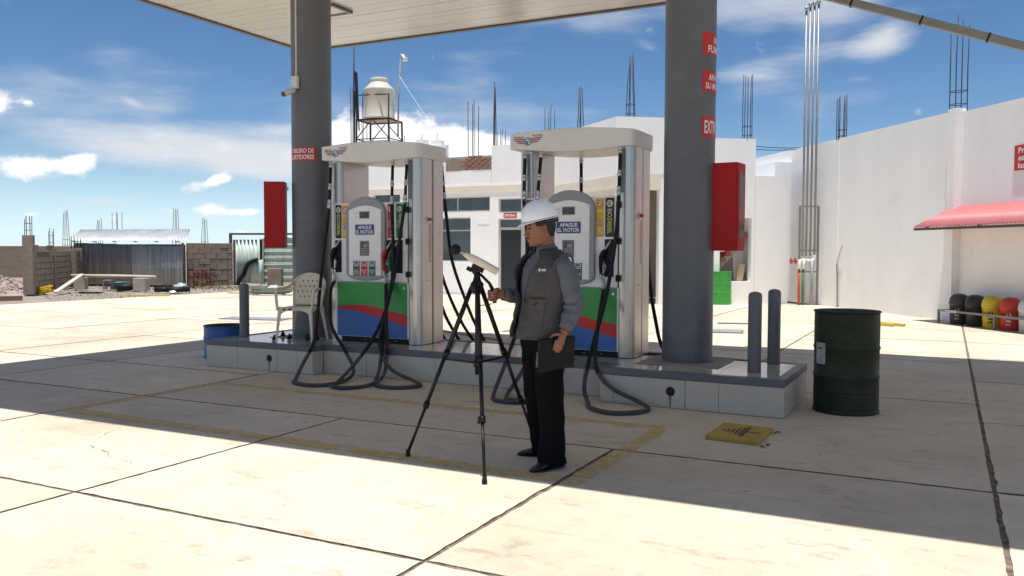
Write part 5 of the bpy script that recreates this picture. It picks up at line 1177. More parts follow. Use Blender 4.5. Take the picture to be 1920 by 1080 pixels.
# green gate
GT = mat('gate_green_tin', (.46, .55, .47), .5, .1, var=.25, scale=1.4, streak=(10, 10, .8), dirt=(.22, .19, .14), dscale=3, dirt_amt=.5); FRB = mat('gate_frame', (.11, .08, .065), .7)
gt = empty('tin_gate', (-26.02, 25.85, 0), math.atan2(.95, 2.3), label='gate of greenish corrugated sheets in a brown steel frame', cat='gate')
for x in (0, 3.6): MB().box(x-.05, x+.05, -.05, .05, 0, 2.05).build('gate_post', FRB, gt)
MB().box(-.05, 3.65, -.04, .04, 2.051, 2.13).build('top_rail', FRB, gt); MB().box(.12, .19, -.05, .03, 0, 1.86).build('stile', FRB, gt)
tin(gt, 'upright_sheet', GT, lambda u, v: (.22+.95*u, .02*math.sin(2*math.pi*u*.95/.16), .10+1.76*v-.0), 60)
for k in range(7):
    z = .06+.27*k
    tin(gt, 'cross_sheet', GT, lambda u, v, z=z: (1.38+2.1*u, -.01+.03*math.sin(math.pi*v)*1.0, z+.25*v), 4, 8)
MB().box(1.20, 1.36, .03, .09, .05, 1.88).build('gap_shade_strip', mat('gap_shade', (.02, .02, .018), .9), gt)  # solid dark strip, colours in the shade between the sheets
for x in (1.37, 2.7): MB().box(x-.025, x+.025, -.06, -.03, .05, 1.9).build('stile', GT, gt)
tin(gt, 'loose_sheet', GT, lambda u, v: (.86+.5*u, -.10-.02*math.sin(8*u), .08+(.55+.42*math.sqrt(max(0, 1-(1-u)**2)))*v), 24)
sp_ = smooth_path([(.34, -.16, .02), (.42, -.16, .25), (.58, -.16, .42), (.66, -.16, .62), (.76, -.16, .84), (.95, -.16, .98), (1.18, -.16, 1.04)], 9)
fp = tag(MB().tube(sp_, [.075 if i % 2 else .095 for i in range(len(sp_))], 12).build('corrugated_hose', BLACKP), 'black ribbed flexible hose curving up against the green gate', 'hose'); fp.location = gt.location; fp.rotation_euler = gt.rotation_euler
bo = empty('block_pile', (-23.7, 25.9, 0), .4, label='two rough concrete blocks stacked before the green gate', cat='blocks')
for j in range(2): MB().box(-.28, .28, -.15, .15, .02+.36*j, .36+.36*j).build('block', BLOCKM, bo, bevel=.02)
# loose things on the dirt
PALE = mat('pale_plank', (.56, .50, .42), .8, var=.15, scale=3, streak=(1, 9, 9))
tag(MB().bar((-25.75, 17.95, .05), (-27.35, 20.10, .56), .16, .045).build('plank', PALE), 'pale plank slanting up from the dirt by the broken wall', 'plank')
tag(MB().tube([(-28.2, 20.3, .50), (-26.4, 20.75, .50), (-24.9, 21.2, .48)], .055, 8).build('pole_beam', PALE), 'pale round pole lying across a cement block like a bench', 'pole')
tag(MB().box(-.24, .24, -.15, .15, 0, .44).build('cement_block', mat('block_grey', (.40, .37, .33), .95, bump=.4), bevel=.015, loc=(-25.3, 20.9, 0), rz=.3), 'grey cement block carrying the right end of the pole', 'block')
tag(MB().box(-.2, .2, -.15, .15, 0, .43).build('cement_block', MATS['block_grey'], bevel=.015, loc=(-27.9, 20.45, 0), rz=.5), 'grey cement block carrying the left end of the pole', 'block')
st = empty('wooden_stool', (-27.1, 20.98, 0), .4, label='low grey wooden stool standing under the pole', cat='stool')
MB().box(-.17, .17, -.12, .12, .30, .34).build('seat', mat('old_wood', (.27, .25, .22), .9), st)
for sx in (-1, 1):
    for sy in (-1, 1): MB().box(sx*.14-.025, sx*.14+.025, sy*.09-.025, sy*.09+.025, 0, .299).build('leg', MATS['old_wood'], st)
ty = tag(MB().lathe([(.26, 0), (.36, .02), (.40, .08), (.40, .16), (.36, .22), (.26, .24), (.22, .20), (.22, .04), (.26, 0)], n=28).build('car_tyre', BLACKP, loc=(-26.0, 20.85, 0)), 'worn black tyre lying flat on the dirt beside the cement block', 'tyre')
tb = tag(MB().lathe([(.24, 0), (.32, .24), (.35, .25), (.35, .27), (.31, .26), (.23, .02), (0, .02)], n=24).build('plastic_tub', mat('tub_teal', (.05, .20, .20), .5), loc=(-26.75, 21.15, 0)), 'teal plastic tub behind the black tyre', 'tub')
jg = empty('yellow_jerrycan', (-26.25, 17.98, .13), label='yellow plastic jerrycan lying at the foot of the broken wall', cat='jerrycan'); jg.rotation_euler = (R(90), R(-14), R(30))
MB().prism(rrect(-.25, .20, -.13, .13, .06), .22, (0, .11, 0), X3, Z3).build('body', mat('jerry_yellow', (.62, .42, .02), .45, var=.1), jg, bevel=.03); MB().cyl((.2, 0, .05), (.26, 0, .05), .035, n=12).build('cap', BLACKP, jg); MB().tube(smooth_path([(-.1, 0, .13), (-.06, 0, .19), (.06, 0, .19), (.1, 0, .13)], 4), .02, 8).build('handle', MATS['jerry_yellow'], jg)
def coil(c, r, n, lab, rr=.02, m_=BLACKP):
    P = []; 
    for i in range(n*20): a = 2*math.pi*i/20; k = r*(.55+.45*abs(math.sin(i*.13))); P.append((c[0]+k*1.6*math.cos(a), c[1]+k*math.sin(a), .02+rr+rr*1.2*(i/20)*.6))
    return tag(MB().tube(P, rr, 6).build('hose_coil', m_), lab, 'hose')
coil((-19.45, 21.0), .5, 5, 'flattened coil of dull green hose lying on the sunlit slabs', .035, mat('hose_olive', (.10, .11, .085), .8)); coil((-24.6, 18.4), .3, 3, 'loops of thin black cable on the dirt near the slab edge', .014)
for i, (x, y) in enumerate([(-23.95, 20.3), (-23.6, 20.45), (-23.75, 20.7)]):
    tag(MB().tube([(x, y, .09), (x+.5, y+.5, .09)], .085, 12).build('pipe_offcut', BLACKP), 'leftmost middle rightmost'.split()[i]+' of the three short black pipe ends on the dirt', 'pipe', 'black pipe ends on the dirt')
def rag(c, s, col, lab, nm='plastic_bag'):
    m_ = MB(); 
    def f(u, v):
        a = 2*math.pi*u; b = math.pi*.5*v; p = Vector((math.cos(b)*math.cos(a), math.cos(b)*math.sin(a), math.sin(b)*.55)); k = s*(1+.5*noise.noise(p*2.3+Vector(c))); return Vector(c)+p*k
    m_.grid(f, 20, 7); return tag(m_.build(nm, col), lab, 'litter')
rag((-26.55, 23.75, 0), .26, mat('bag_grey', (.42, .45, .52), .5, var=.5, scale=12), 'crumpled grey-blue plastic bag between the shed and the bricks')
rag((-23.5, 21.0, 0), .24, BLACKP, 'dark rag lying on the slab edge in front of the shed', 'rag'); rag((-23.3, 20.5, 0), .12, WHITE, 'scrap of white litter beside the black pipe ends'); rag((-22.2, 24.2, 0), .25, mat('litter_pale', (.5, .48, .44), .8), 'pale scrap on the dirt before the green gate')
rp = MB(); RC_ = Vector((-30.0, 17.3, 0))
def rubble_h(x, y): d = math.hypot((x-RC_.x)/3.9, (y-RC_.y)/2.9); return .95*max(0, 1-d)**1.15-.05
rp.grid(lambda u, v: (RC_.x+3.95*v*math.cos(2*math.pi*u), RC_.y+2.95*v*math.sin(2*math.pi*u), .95*max(0, 1-v)**1.15-.056+.05*noise.noise(Vector((9*v*math.cos(6.283*u), 9*v*math.sin(6.283*u), 3)))*(1-v)), 60, 24, smooth=False)
for k in range(1700):
    a = random.uniform(0, 2*math.pi); d = math.sqrt(random.random())*1.04; x = RC_.x+3.9*d*math.cos(a); y = RC_.y+2.9*d*math.sin(a); s = random.uniform(.025, .11)*(1.2-.4*d); z = rubble_h(x, y)
    if x > -26.6: continue
    M_ = Matrix.Rotation(random.uniform(0, 6.28), 3, 'Z') @ Matrix.Rotation(random.uniform(-.7, .7), 3, 'X')
    base = [(1, .1, -.5), (.3, .9, -.55), (-.8, .6, -.45), (-.9, -.5, -.5), (.2, -.8, -.5), (.7, .1, .45), (.1, .6, .6), (-.5, .2, .5), (-.3, -.5, .55)]
    vs = [Vector((x, y, z+s*.25))+M_ @ (Vector(p)*s*random.uniform(.75, 1.2)) for p in base]
    rp._add(vs, [(0, 1, 6, 5), (1, 2, 7, 6), (2, 3, 8, 7), (3, 4, 8), (4, 0, 5, 8), (5, 6, 7, 8), (4, 3, 2, 1, 0)])
tag(rp.build('rubble', mat('rubble_pinkish', (.36, .28, .25), .95, var=.35, scale=2.5)), 'heap of pinkish broken rubble at the left edge', 'rubble', kind='stuff')
gr = MB()
for k in range(1400):
    x = random.uniform(-32, -21.5); y = random.uniform(16.5, 27); s = random.uniform(.01, .05)
    if x > -22.3 and y < 22: continue
    gr._add([(x-s, y-s, -.05), (x+s, y-s*.6, -.05), (x, y+s, -.05), (x+s*.2, y, -.045+s*1.1)], [(0, 1, 3), (1, 2, 3), (2, 0, 3), (0, 2, 1)])
tag(gr.build('gravel', mat('gravel_mix', (.30, .265, .225), .95, var=.5, scale=1.3)), 'loose stones scattered over the dirt around the shed', 'gravel', kind='stuff')
wd_ = MB()
for k in range(700):
    x = random.uniform(-27.5, -21.5); y = 24.6+(x+24.5)*.35+random.gauss(0, .7); h = random.uniform(.03, .10); a = random.uniform(0, 6.28); dx, dy = math.cos(a)*.03, math.sin(a)*.03
    wd_._add([(x-dy, y+dx, -.05), (x+dy, y-dx, -.05), (x+dx*2, y+dy*2, -.05+h)], [(0, 1, 2)])
tag(wd_.build('weeds', mat('weed_green', (.13, .15, .05), .8, var=.4), recalc=False), 'thin patch of low weeds in front of the gate', 'weeds', kind='stuff')
kb = tag(MB().bar((-25.4, 13.2, .03), (-24.1, 15.75, .03), .28, .12).build('kerb_stone', mat('kerb_red', (.24, .135, .105), .9, var=.2)), 'reddish kerb stone at the edge of the slabs, far left', 'kerb')
# small things on the sunny slabs
for (x, y, w, d, col, lab) in [(-3.6, 15.4, .34, .26, SILVER, 'square metal manhole plate set in the slab behind the column'), (-12.9, 13.5, .7, .25, SILVER, 'flat grey metal plate lying on the slabs behind the chair')]:
    o = empty('access_plate', (x, y, 0), .2, label=lab, cat='plate'); MB().box(-w, w, -d, d, .003, .022).build('plate', mat('plate_grey', (.36, .365, .37), .5, .3), o, bevel=.004); MB().box(-w-.04, w+.04, -d-.04, d+.04, .0025, .010).build('rim', mat('plate_rim', (.2, .2, .2), .6), o)
dg = empty('drain_grate', (-3.75, 17.2, 0), .25, label='slotted drain grate in the slabs between column and green drum', cat='grate'); MB().box(-.35, .35, -.1, .1, .002, .008).build('frame', mat('grate_dark', (.05, .05, .055), .6), dg)
for k in range(8): MB().box(-.32+.085*k, -.28+.085*k, -.09, .09, .009, .02).build('slat', SILVER, dg)
YB = mat('yellow_timber', (.60, .47, .10), .7)
for (a, b, q_) in (((-1.42, 18.62), (-.72, 18.08), 'longer'), ((-1.36, 18.30), (-.90, 17.98), 'shorter')): tag(MB().bar((*a, .03), (*b, .03), .09, .05).build('yellow_batten', YB), q_+' of two yellow battens lying on the slabs behind the dark drum', 'batten', 'yellow battens on the slabs')
tag(MB().bar((-21.3, 21.0, .02), (-20.1, 21.6, .02), .10, .03).build('yellow_batten', YB), 'thin yellow batten on the slabs in front of the green gate', 'batten'); tag(MB().bar((-22.8, 18.0, .02), (-21.6, 18.9, .02), .12, .03).build('yellow_batten', YB), 'thin yellow batten at the slab edge before the shed', 'batten')
RTAPE = mat('red_tape', (.50, .10, .07), .7)
cable((-8.2, 13.1, .02), (-6.3, 12.0, .02), 0, .015, 'red cord lying on the slabs behind the left dispenser', RTAPE)
o = empty('red_stencil', (-6.55, 13.6, 0), .1, label='red stencilled word on the slabs between the two dispensers', cat='marking'); text(o, 'PELIGRO', RTAPE, (0, 0, .0045), (1, 0, 0), (0, 1, 0), 1.0, .28, .03)
# ------------------------------------------------------------------ the man in the hard hat
PO = Vector((-2.44, 5.27, 0)); PRZ = math.atan2(-.8, -.6)       # local +x is where he faces, +y his left
SKIN = mat('skin', (.285, .135, .082), .55, var=.16, scale=22, spec=.3, bump=.25, bscale=260, dirt=(.20, .088, .055), dscale=16, dirt_amt=.5)
HAIR = mat('hair_black', (.012, .010, .009), .6, var=.3, scale=60, bump=.5, bscale=200)
VEST = mat('vest_charcoal', (.082, .078, .075), .85, spec=.2, var=.10, scale=5, bump=.25, bscale=120)
VESTD = mat('vest_lining', (.030, .026, .028), .85, var=.1); SHIRT = mat('shirt_grey_blue', (.112, .120, .135), .8, var=.08, scale=5, bump=.2, bscale=150)
TROU = mat('trousers_black', (.0065, .0065, .008), .9, var=.2, scale=6, bump=.3, bscale=90, spec=.08); SHOE = mat('shoe_leather', (.008, .0075, .0075), .36, var=.2, scale=9); HATW = mat('hat_white', (.88, .88, .87), .34, var=.02, scale=3)
def sel(c, a, b, ax_a, ax_b, n=28, p=2.0):
    out = []
    for i in range(n):
        t = 2*math.pi*i/n; ct, st = math.cos(t), math.sin(t)
        out.append(Vector(c)+Vector(ax_a)*(a*math.copysign(abs(ct)**(2/p), ct))+Vector(ax_b)*(b*math.copysign(abs(st)**(2/p), st)))
    return out
def interp(tab, z):
    if z <= tab[0][0]: return tab[0][1:]
    for k in range(len(tab)-1):
        if z <= tab[k+1][0]:
            t = (z-tab[k][0])/(tab[k+1][0]-tab[k][0]); t = t*t*(3-2*t) if len(tab) > 6 else t
            return tuple(a+(b-a)*t for a, b in zip(tab[k][1:], tab[k+1][1:]))
    return tab[-1][1:]
# ---- head, in its own frame: x forward, y left, z up, origin between the ears
HM = Matrix.Translation((.018, -.022, 1.603)) @ Matrix.Rotation(R(-15), 4, 'Z') @ Matrix.Rotation(R(8), 4, 'Y')
HT = [(-.122, .045, -.045, .020), (-.112, .082, -.052, .036), (-.098, .092, -.058, .048), (-.085, .086, -.066, .055), (-.070, .090, -.078, .060), (-.050, .088, -.088, .066), (-.02, .086, -.100, .071), (.008, .084, -.105, .075), (.028, .092, -.106, .0765), (.06, .088, -.102, .075), (.09, .066, -.085, .062), (.112, .034, -.055, .044), (.124, .006, -.02, .018)]
def head_ring(z, n=40, k=1.0):
    f, b, w = interp(HT, z); cx = (f+b)/2; a = (f-b)/2*k; out = []
    for i in range(n):
        t = 2*math.pi*i/n; ct, st = math.cos(t), math.sin(t); pw = 2/2.25
        x = cx+a*math.copysign(abs(ct)**pw, ct); y = w*k*math.copysign(abs(st)**pw, st)
        if x > cx: y *= 1-.16*((x-cx)/max(a, 1e-4))**2          # face narrows forward
        out.append(HM @ Vector((x, y, z)))
    return out
def H(x, y, z): return HM @ Vector((x, y, z))
body = MB()
zs = [-.122+.246*i/30 for i in range(31)]; body.loft([head_ring(z) for z in zs])
def ell(c, r, M=None, n=14, m_=10, to=body):
    c = Vector(c); rings = []
    for j in range(1, m_):
        b = math.pi*(j/m_-.5); rings.append([(M or Matrix.Identity(4)) @ (c+Vector((r[0]*math.cos(b)*math.cos(2*math.pi*i/n), r[1]*math.cos(b)*math.sin(2*math.pi*i/n), r[2]*math.sin(b)))) for i in range(n)])
    to.loft(rings)
# nose, brows, lips, chin, cheekbones, jaw, ears
body.tube([H(.080, 0, .016), H(.090, 0, -.004), H(.102, 0, -.024), H(.1075, 0, -.036), H(.098, 0, -.047)], [.009, .0105, .0125, .0135, .010], 12)
for s in (-1, 1):
    ell((.096, s*.0125, -.044), (.012, .0085, .009), HM); ell((.082, s*.030, .024), (.014, .024, .008), HM); ell((.010, s*.046, -.078), (.045, .0135, .028), HM)
    # ear: rim and lobe
    ear = [H(-.006+.0145*math.cos(t)-.004*math.sin(t), s*(.0775+.010*(1-math.cos(t-2.6))*.5), -.010+.027*math.sin(t)) for t in [2*math.pi*i/18 for i in range(19)]]; body.tube(ear, .0058, 8); ell((-.008, s*.078, -.010), (.012, .005, .022), HM); ell((-.002, s*.078, -.038), (.008, .005, .009), HM)
body.tube([H(.086, -.022, -.071), H(.0975, -.008, -.0655), H(.0975, .008, -.0655), H(.086, .022, -.071)], [.004, .0062, .0062, .004], 8); body.tube([H(.084, -.020, -.077), H(.0935, -.006, -.0815), H(.0935, .006, -.0815), H(.084, .020, -.077)], [.004, .0068, .0068, .004], 8); ell((.082, 0, -.106), (.014, .018, .012), HM)
# neck, trunk, limbs (under the clothes)
body.loft([sel((-.022, -.018, z), a, b, X3, Y3) for z, a, b in ((1.36, .085, .10), (1.42, .066, .070), (1.47, .060, .060), (1.53, .060, .056), (1.57, .062, .056))])
body.loft([sel((0, 0, z), a, b, X3, Y3, p=2.3) for z, a, b in ((.80, .08, .13), (.90, .095, .145), (1.05, .085, .14), (1.20, .095, .150), (1.33, .085, .155), (1.40, .06, .11))])
def limb(pts, rs): body.tube(smooth_path(pts, 4), [rs[min(i//4, len(rs)-2)]+(rs[min(i//4+1, len(rs)-1)]-rs[min(i//4, len(rs)-2)])*((i % 4)/4) for i in range((len(pts)-1)*4+1)], 14)
ARML = [(-.035, .17, 1.365), (-.06, .225, 1.27), (-.078, .268, 1.09), (-.03, .287, .99), (.010, .297, .918)]
ARMR = [(-.01, -.17, 1.365), (-.02, -.225, 1.26), (.0, -.255, 1.12), (.12, -.225, 1.135), (.232, -.198, 1.150)]
limb(ARML, [.05, .045, .038, .034, .026]); limb(ARMR, [.05, .045, .038, .034, .026])
LEGL = [(0, .09, .86), (.012, .115, .68), (.030, .150, .47), (.012, .165, .25), (.0, .160, .07)]; LEGR = [(0, -.08, .86), (-.005, -.095, .68), (-.015, -.12, .47), (-.06, -.145, .25), (-.115, -.155, .07)]
limb(LEGL, [.075, .065, .052, .045, .035]); limb(LEGR, [.075, .065, .052, .045, .035])
def toe(ankle, yaw): d = Vector((math.cos(yaw), math.sin(yaw), 0)); body.tube([Vector((ankle[0], ankle[1], .07))-d*.02, Vector((ankle[0], ankle[1], .040))+d*.05, Vector((ankle[0], ankle[1], .032))+d*.12], [.026, .024, .018], 12)
toe((.0, .160), R(15)); toe((-.115, -.155), R(-30))
# left hand over the folder's top edge: four fingers down its outer face, thumb behind
body.loft([sel(c, a, b, (.80, .0, -.1), (.0, 1, 0), 16, 2.4) for c, a, b in (((.006, .298, .930), .024, .019), ((.018, .301, .905), .034, .016), ((.034, .305, .880), .040, .0145), ((.045, .307, .862), .039, .0125))])
for k, (x0, z0, ln) in enumerate(((.078, .862, .058), (.060, .856, .066), (.042, .852, .064), (.024, .852, .050))):
    body.tube(smooth_path([(x0-.006, .306, z0+.012), (x0, .3085, z0-.004), (x0+.006, .3045, z0-ln*.42), (x0+.009, .2985, z0-ln*.78), (x0+.008, .2955, z0-ln)], 3), [.0095, .0098, .0096, .0092, .0092, .0090, .0088, .0086, .0084, .0082, .0078, .0068, .0045], 10)
body.tube(smooth_path([(.030, .295, .905), (.062, .276, .906), (.086, .262, .890), (.098, .259, .866)], 3), [.013, .012, .0115, .011, .0105, .010, .0095, .009, .008, .006], 10)
# right hand closed round the tripod's handle grip
body.loft([sel(c, a, b, (.0, .0, 1), (.25, 1, 0), 16, 2.4) for c, a, b in (((.225, -.199, 1.150), .026, .021), ((.250, -.202, 1.147), .036, .018), ((.278, -.205, 1.142), .042, .0155), ((.304, -.206, 1.138), .040, .0135))])
for k, (z0, rr) in enumerate(((1.172, .0098), (1.1525, .010), (1.133, .0098), (1.1145, .0086))):
    body.tube(smooth_path([(.298, -.207, z0), (.318, -.203, z0), (.3265, -.183, z0-.002), (.318, -.157, z0-.004), (.296, -.1495, z0-.006), (.280, -.155, z0-.007)], 3), [rr*(1-.022*i) for i in range(16)], 10)
body.tube(smooth_path([(.246, -.192, 1.168), (.262, -.168, 1.184), (.284, -.150, 1.186), (.308, -.146, 1.180)], 3), [.0135, .0128, .012, .0115, .011, .0108, .0105, .010, .009, .0065], 10)
tmp = body.build('person_src', SKIN); rm_ = tmp.modifiers.new('remesh', 'REMESH'); rm_.mode = 'VOXEL'; rm_.voxel_size = .0034; sm_ = tmp.modifiers.new('smooth', 'SMOOTH'); sm_.factor = .5; sm_.iterations = 6
bpy.context.view_layer.update()
pme = bpy.data.meshes.new_from_object(tmp.evaluated_get(bpy.context.evaluated_depsgraph_get())); bpy.data.objects.remove(tmp)
pme.materials.clear(); pme.materials.append(SKIN); pme.polygons.foreach_set('use_smooth', [True]*len(pme.polygons))
man = link_mesh('person', pme, None, PO, (0, 0, PRZ)); tag(man, 'man in white hard hat, charcoal vest and black trousers holding a black folder', 'person')
# eyes and brows
for s in (-1, 1):
    e = MB(); ell((.083, s*.031, .006), (.008, .0125, .0048), HM, to=e); e.build('eye', mat('eye_dark', (.02, .014, .012), .25), man)
    MB().tube([H(.091, s*.014, .021), H(.0925, s*.028, .026), H(.084, s*.046, .022)], [.003, .004, .0025], 6).build('eyebrow', HAIR, man)
m_ = MB(); m_.tube([H(.0925, -.019, -.0742), H(.0985, 0, -.0735), H(.0925, .019, -.0742)], [.0012, .0022, .0012], 6); m_.build('mouth_line', mat('lip_dark', (.09, .03, .025), .5), man)
# hair: close cap on the sides and back
def hair_pt(u, v):
    t = R(62)+R(236)*u; side = abs(math.cos(t-math.pi)); low = -.062 if 0.22 < u < .78 else -.022
    low = -.066*min(1, max(0, (min(u, 1-u)-.12)/.14))-.0*(1) + (.0 if min(u, 1-u) > .12 else .012); z = low+(.085-low)*v
    f, b, w = interp(HT, z); cx = (f+b)/2; a = (f-b)/2; pw = 2/2.25; k = 1.035+.02*(1-v); ct, st = math.cos(t), math.sin(t)
    x = cx+a*k*math.copysign(abs(ct)**pw, ct); y = w*k*math.copysign(abs(st)**pw, st)
    if min(u, 1-u) < .12 and v < .35: z = max(z, .0)
    p = Vector((x, y, z)); return HM @ (p*(1+.004*noise.noise(p*90)))
hr = MB().grid(hair_pt, 60, 16).build('hair', HAIR, man, recalc=False); md = hr.modifiers.new('thick', 'SOLIDIFY'); md.thickness = .004
# hard hat
HH = HM @ Matrix.Translation((-.006, 0, .060)) @ Matrix.Rotation(R(4), 4, 'Y')
def hat(u, v):
    t = 2*math.pi*u; b = math.pi/2*v; ct, st = math.cos(t), math.sin(t); r = math.cos(b)**.82
    a = .125; p = Vector((a*r*ct, .108*r*st, .126*math.sin(b)**.95))
    ridge = math.exp(-(p.y/.014)**2)*.004*math.sin(b)+ (math.exp(-((abs(p.y)-.045)/.012)**2)*.0025*math.sin(b))
    return HH @ (p+Vector((0, 0, ridge)))
hd = MB().grid(hat, 64, 24); 
def brim(u, v):
    t = 2*math.pi*u; ct, st = math.cos(t), math.sin(t); fr = max(0, ct)**2.2; ext = .008+.036*fr
    return HH @ Vector((.125*ct+ext*v*ct*1.0, (.108+.008*v)*st*(1), -.002-.016*v*fr-.004*v))
hd.grid(brim, 64, 4); hb_ = hd.build('hard_hat', HATW, man, recalc=False); md = hb_.modifiers.new('thick', 'SOLIDIFY'); md.thickness = .003; md.offset = 1
MB().tube([HH @ Vector((.104*math.cos(t)-.010, .092*math.sin(t), -.022-.012*(1-math.cos(t-math.pi))*0)) for t in [R(95)+R(170)*i/20 for i in range(21)]], .009, 8, flat=.45).build('hat_suspension', mat('suspension_grey', (.10, .10, .105), .5), hb_)
MB().bar(HH @ Vector((-.115, -.022, -.026)), HH @ Vector((-.115, .022, -.026)), .014, .030).build('ratchet', BLACKP, hb_, bevel=.003)

# ---- clothes
TV = [(.865, .022, .166, .206), (.90, .024, .166, .206), (.96, .018, .158, .203), (1.05, .012, .150, .200), (1.15, .006, .146, .203), (1.25, .000, .142, .208), (1.32, -.006, .134, .206), (1.37, -.012, .116, .190), (1.405, -.018, .098, .160), (1.43, -.020, .084, .120), (1.452, -.022, .074, .088)]
def torso(t, z, off=0, p=2.5):
    cx, a, b = interp(TV, z); ct, st = math.cos(t), math.sin(t); k = 2/p
    x = cx+(a+off)*math.copysign(abs(ct)**k, ct); y = (b+off)*math.copysign(abs(st)**k, st)
    q = Vector((x, y, z)); n_ = noise.noise(Vector((x*9, y*9, z*7)))*.008+noise.noise(Vector((x*20, y*20, z*11)))*.0045
    n_ += .0045*math.sin(z*52+4*math.sin(t*1.7)+2*noise.noise(Vector((x*6, y*6, z*6))))*max(0, 1-abs(z-1.0)/.14); d = Vector((ct, st, 0)); return q+d*n_*(1 if z < 1.40 else .3)
# shirt body
sb_ = MB(); sb_.loft([[torso(2*math.pi*i/36, z, -.010) for i in range(36)] for z in [.88+.575*j/22 for j in range(23)]], caps=False)
shirt = sb_.build('shirt', SHIRT, man)
# vest: open down the front
def gl(z): return R(4)+R(30)*max(0, min(1, (z-1.12)/.30))**1.2        # edge on his left
def gr_(z): return R(5)+R(34)*max(0, min(1, (z-1.10)/.30))**1.2+R(4)*max(0, (1.1-z)/.25)
def vest_pt(u, v):
    z = .862+.588*v; a0 = gl(z); a1 = 2*math.pi-gr_(z); t = a0+(a1-a0)*u
    flare = .020*max(0, 1-min(u, 1-u)/.07)*(1 if u < .5 else 1.5)*(.5+.5*math.sin(v*9+1))
    # armholes bite in at the sides
    q = torso(t, z, .006+flare); return q
vm = MB().grid(vest_pt, 110, 46); vest = vm.build('vest', VEST, man, recalc=False); md = vest.modifiers.new('thick', 'SOLIDIFY'); md.thickness = .009; md.offset = 1
def vline(t0f, z0, z1, off, r, name, m_, parent, n=24, flat=.5):
    MB().tube([torso(t0f(z0+(z1-z0)*i/n), z0+(z1-z0)*i/n, off) for i in range(n+1)], r, 8, flat=flat).build(name, m_, parent)
vline(lambda z: gl(z)+.01, .866, 1.43, .020, .010, 'front_edge', VEST, vest); vline(lambda z: -gr_(z)-.01, .866, 1.43, .026, .011, 'front_edge', VESTD, vest); vline(lambda z: gl(z)+.17, .87, 1.38, .0155, .003, 'seam', VESTD, vest)
MB().tube([torso(gl(.868)+(2*math.pi-gr_(.868)-gl(.868))*i/70, .870, .014) for i in range(71)], .0075, 8).build('hem', VEST, vest)
def patch(t0, t1, z0, z1, off, name, m_, sag=0):
    o = MB().grid(lambda u, v: torso(t0+(t1-t0)*u, z0+(z1-z0)*v, off+.006*math.sin(math.pi*u)*math.sin(math.pi*v)), 16, 12).build(name, m_, vest, recalc=False); md = o.modifiers.new('t', 'SOLIDIFY'); md.thickness = .004; return o
patch(R(20), R(62), .905, 1.095, .016, 'pocket', VEST); fl_ = patch(R(18), R(64), 1.062, 1.135, .024, 'pocket_flap', VEST); vline(lambda z: R(41)+(z-1.098)*9, 1.088, 1.108, .034, .0045, 'zip_pull', BLACKP, fl_, 4)
patch(R(28), R(60), 1.15, 1.30, .0145, 'chest_pocket', VEST); MB().tube([torso(R(20)+R(42)*i/14, 1.136, .020) for i in range(15)], .003, 6).build('seam', VESTD, vest)
for k in range(5):
    q = torso(gl(.93+.095*k)+.085, .93+.095*k, .018); d = Vector((1, .15, 0)); MB().tube([q, q+d*.006], .0075, 10).build('button', BLACKP, vest)
lg = MB(); 
def Lq(t, z): return torso(t, z, .0215)
lg._add([Lq(R(36), 1.315), Lq(R(43), 1.315), Lq(R(41), 1.331), Lq(R(38.5), 1.335)], [(0, 1, 2, 3)])
for z in (1.327, 1.318): lg._add([Lq(R(45), z-.0025), Lq(R(56), z-.0025), Lq(R(56), z+.0025), Lq(R(45), z+.0025)], [(0, 1, 2, 3)])
lg.build('chest_logo', WHITE, vest, recalc=False)
MB().tube([torso(R(73), 1.392, .014), torso(R(80), 1.397, .012)], .006, 8).build('shoulder_tab', BLACKP, vest)
# collars
def collar(z0, z1, r0, r1, gap, name, m_, spread=0.0, tip=0.0):
    def f(u, v):
        t = gap+(2*math.pi-2*gap)*u; k = max(0, 1-min(u, 1-u)/.12); z = z0+(z1-z0)*v-tip*k*(1-v)-.022*math.cos(t)*(1-.4*v)-.012; r = r0+(r1-r0)*v+spread*k*(1-v)
        return Vector((-.022+.010*v+r*1.02*math.cos(t), -.018+r*math.sin(t), z))
    o = MB().grid(f, 48, 6).build(name, m_, man, recalc=False); md = o.modifiers.new('t', 'SOLIDIFY'); md.thickness = .005; return o
collar(1.445, 1.500, .083, .069, R(14), 'shirt_collar', SHIRT, .012, .040); collar(1.418, 1.478, .104, .086, R(38), 'vest_collar', VEST, .018, .03)
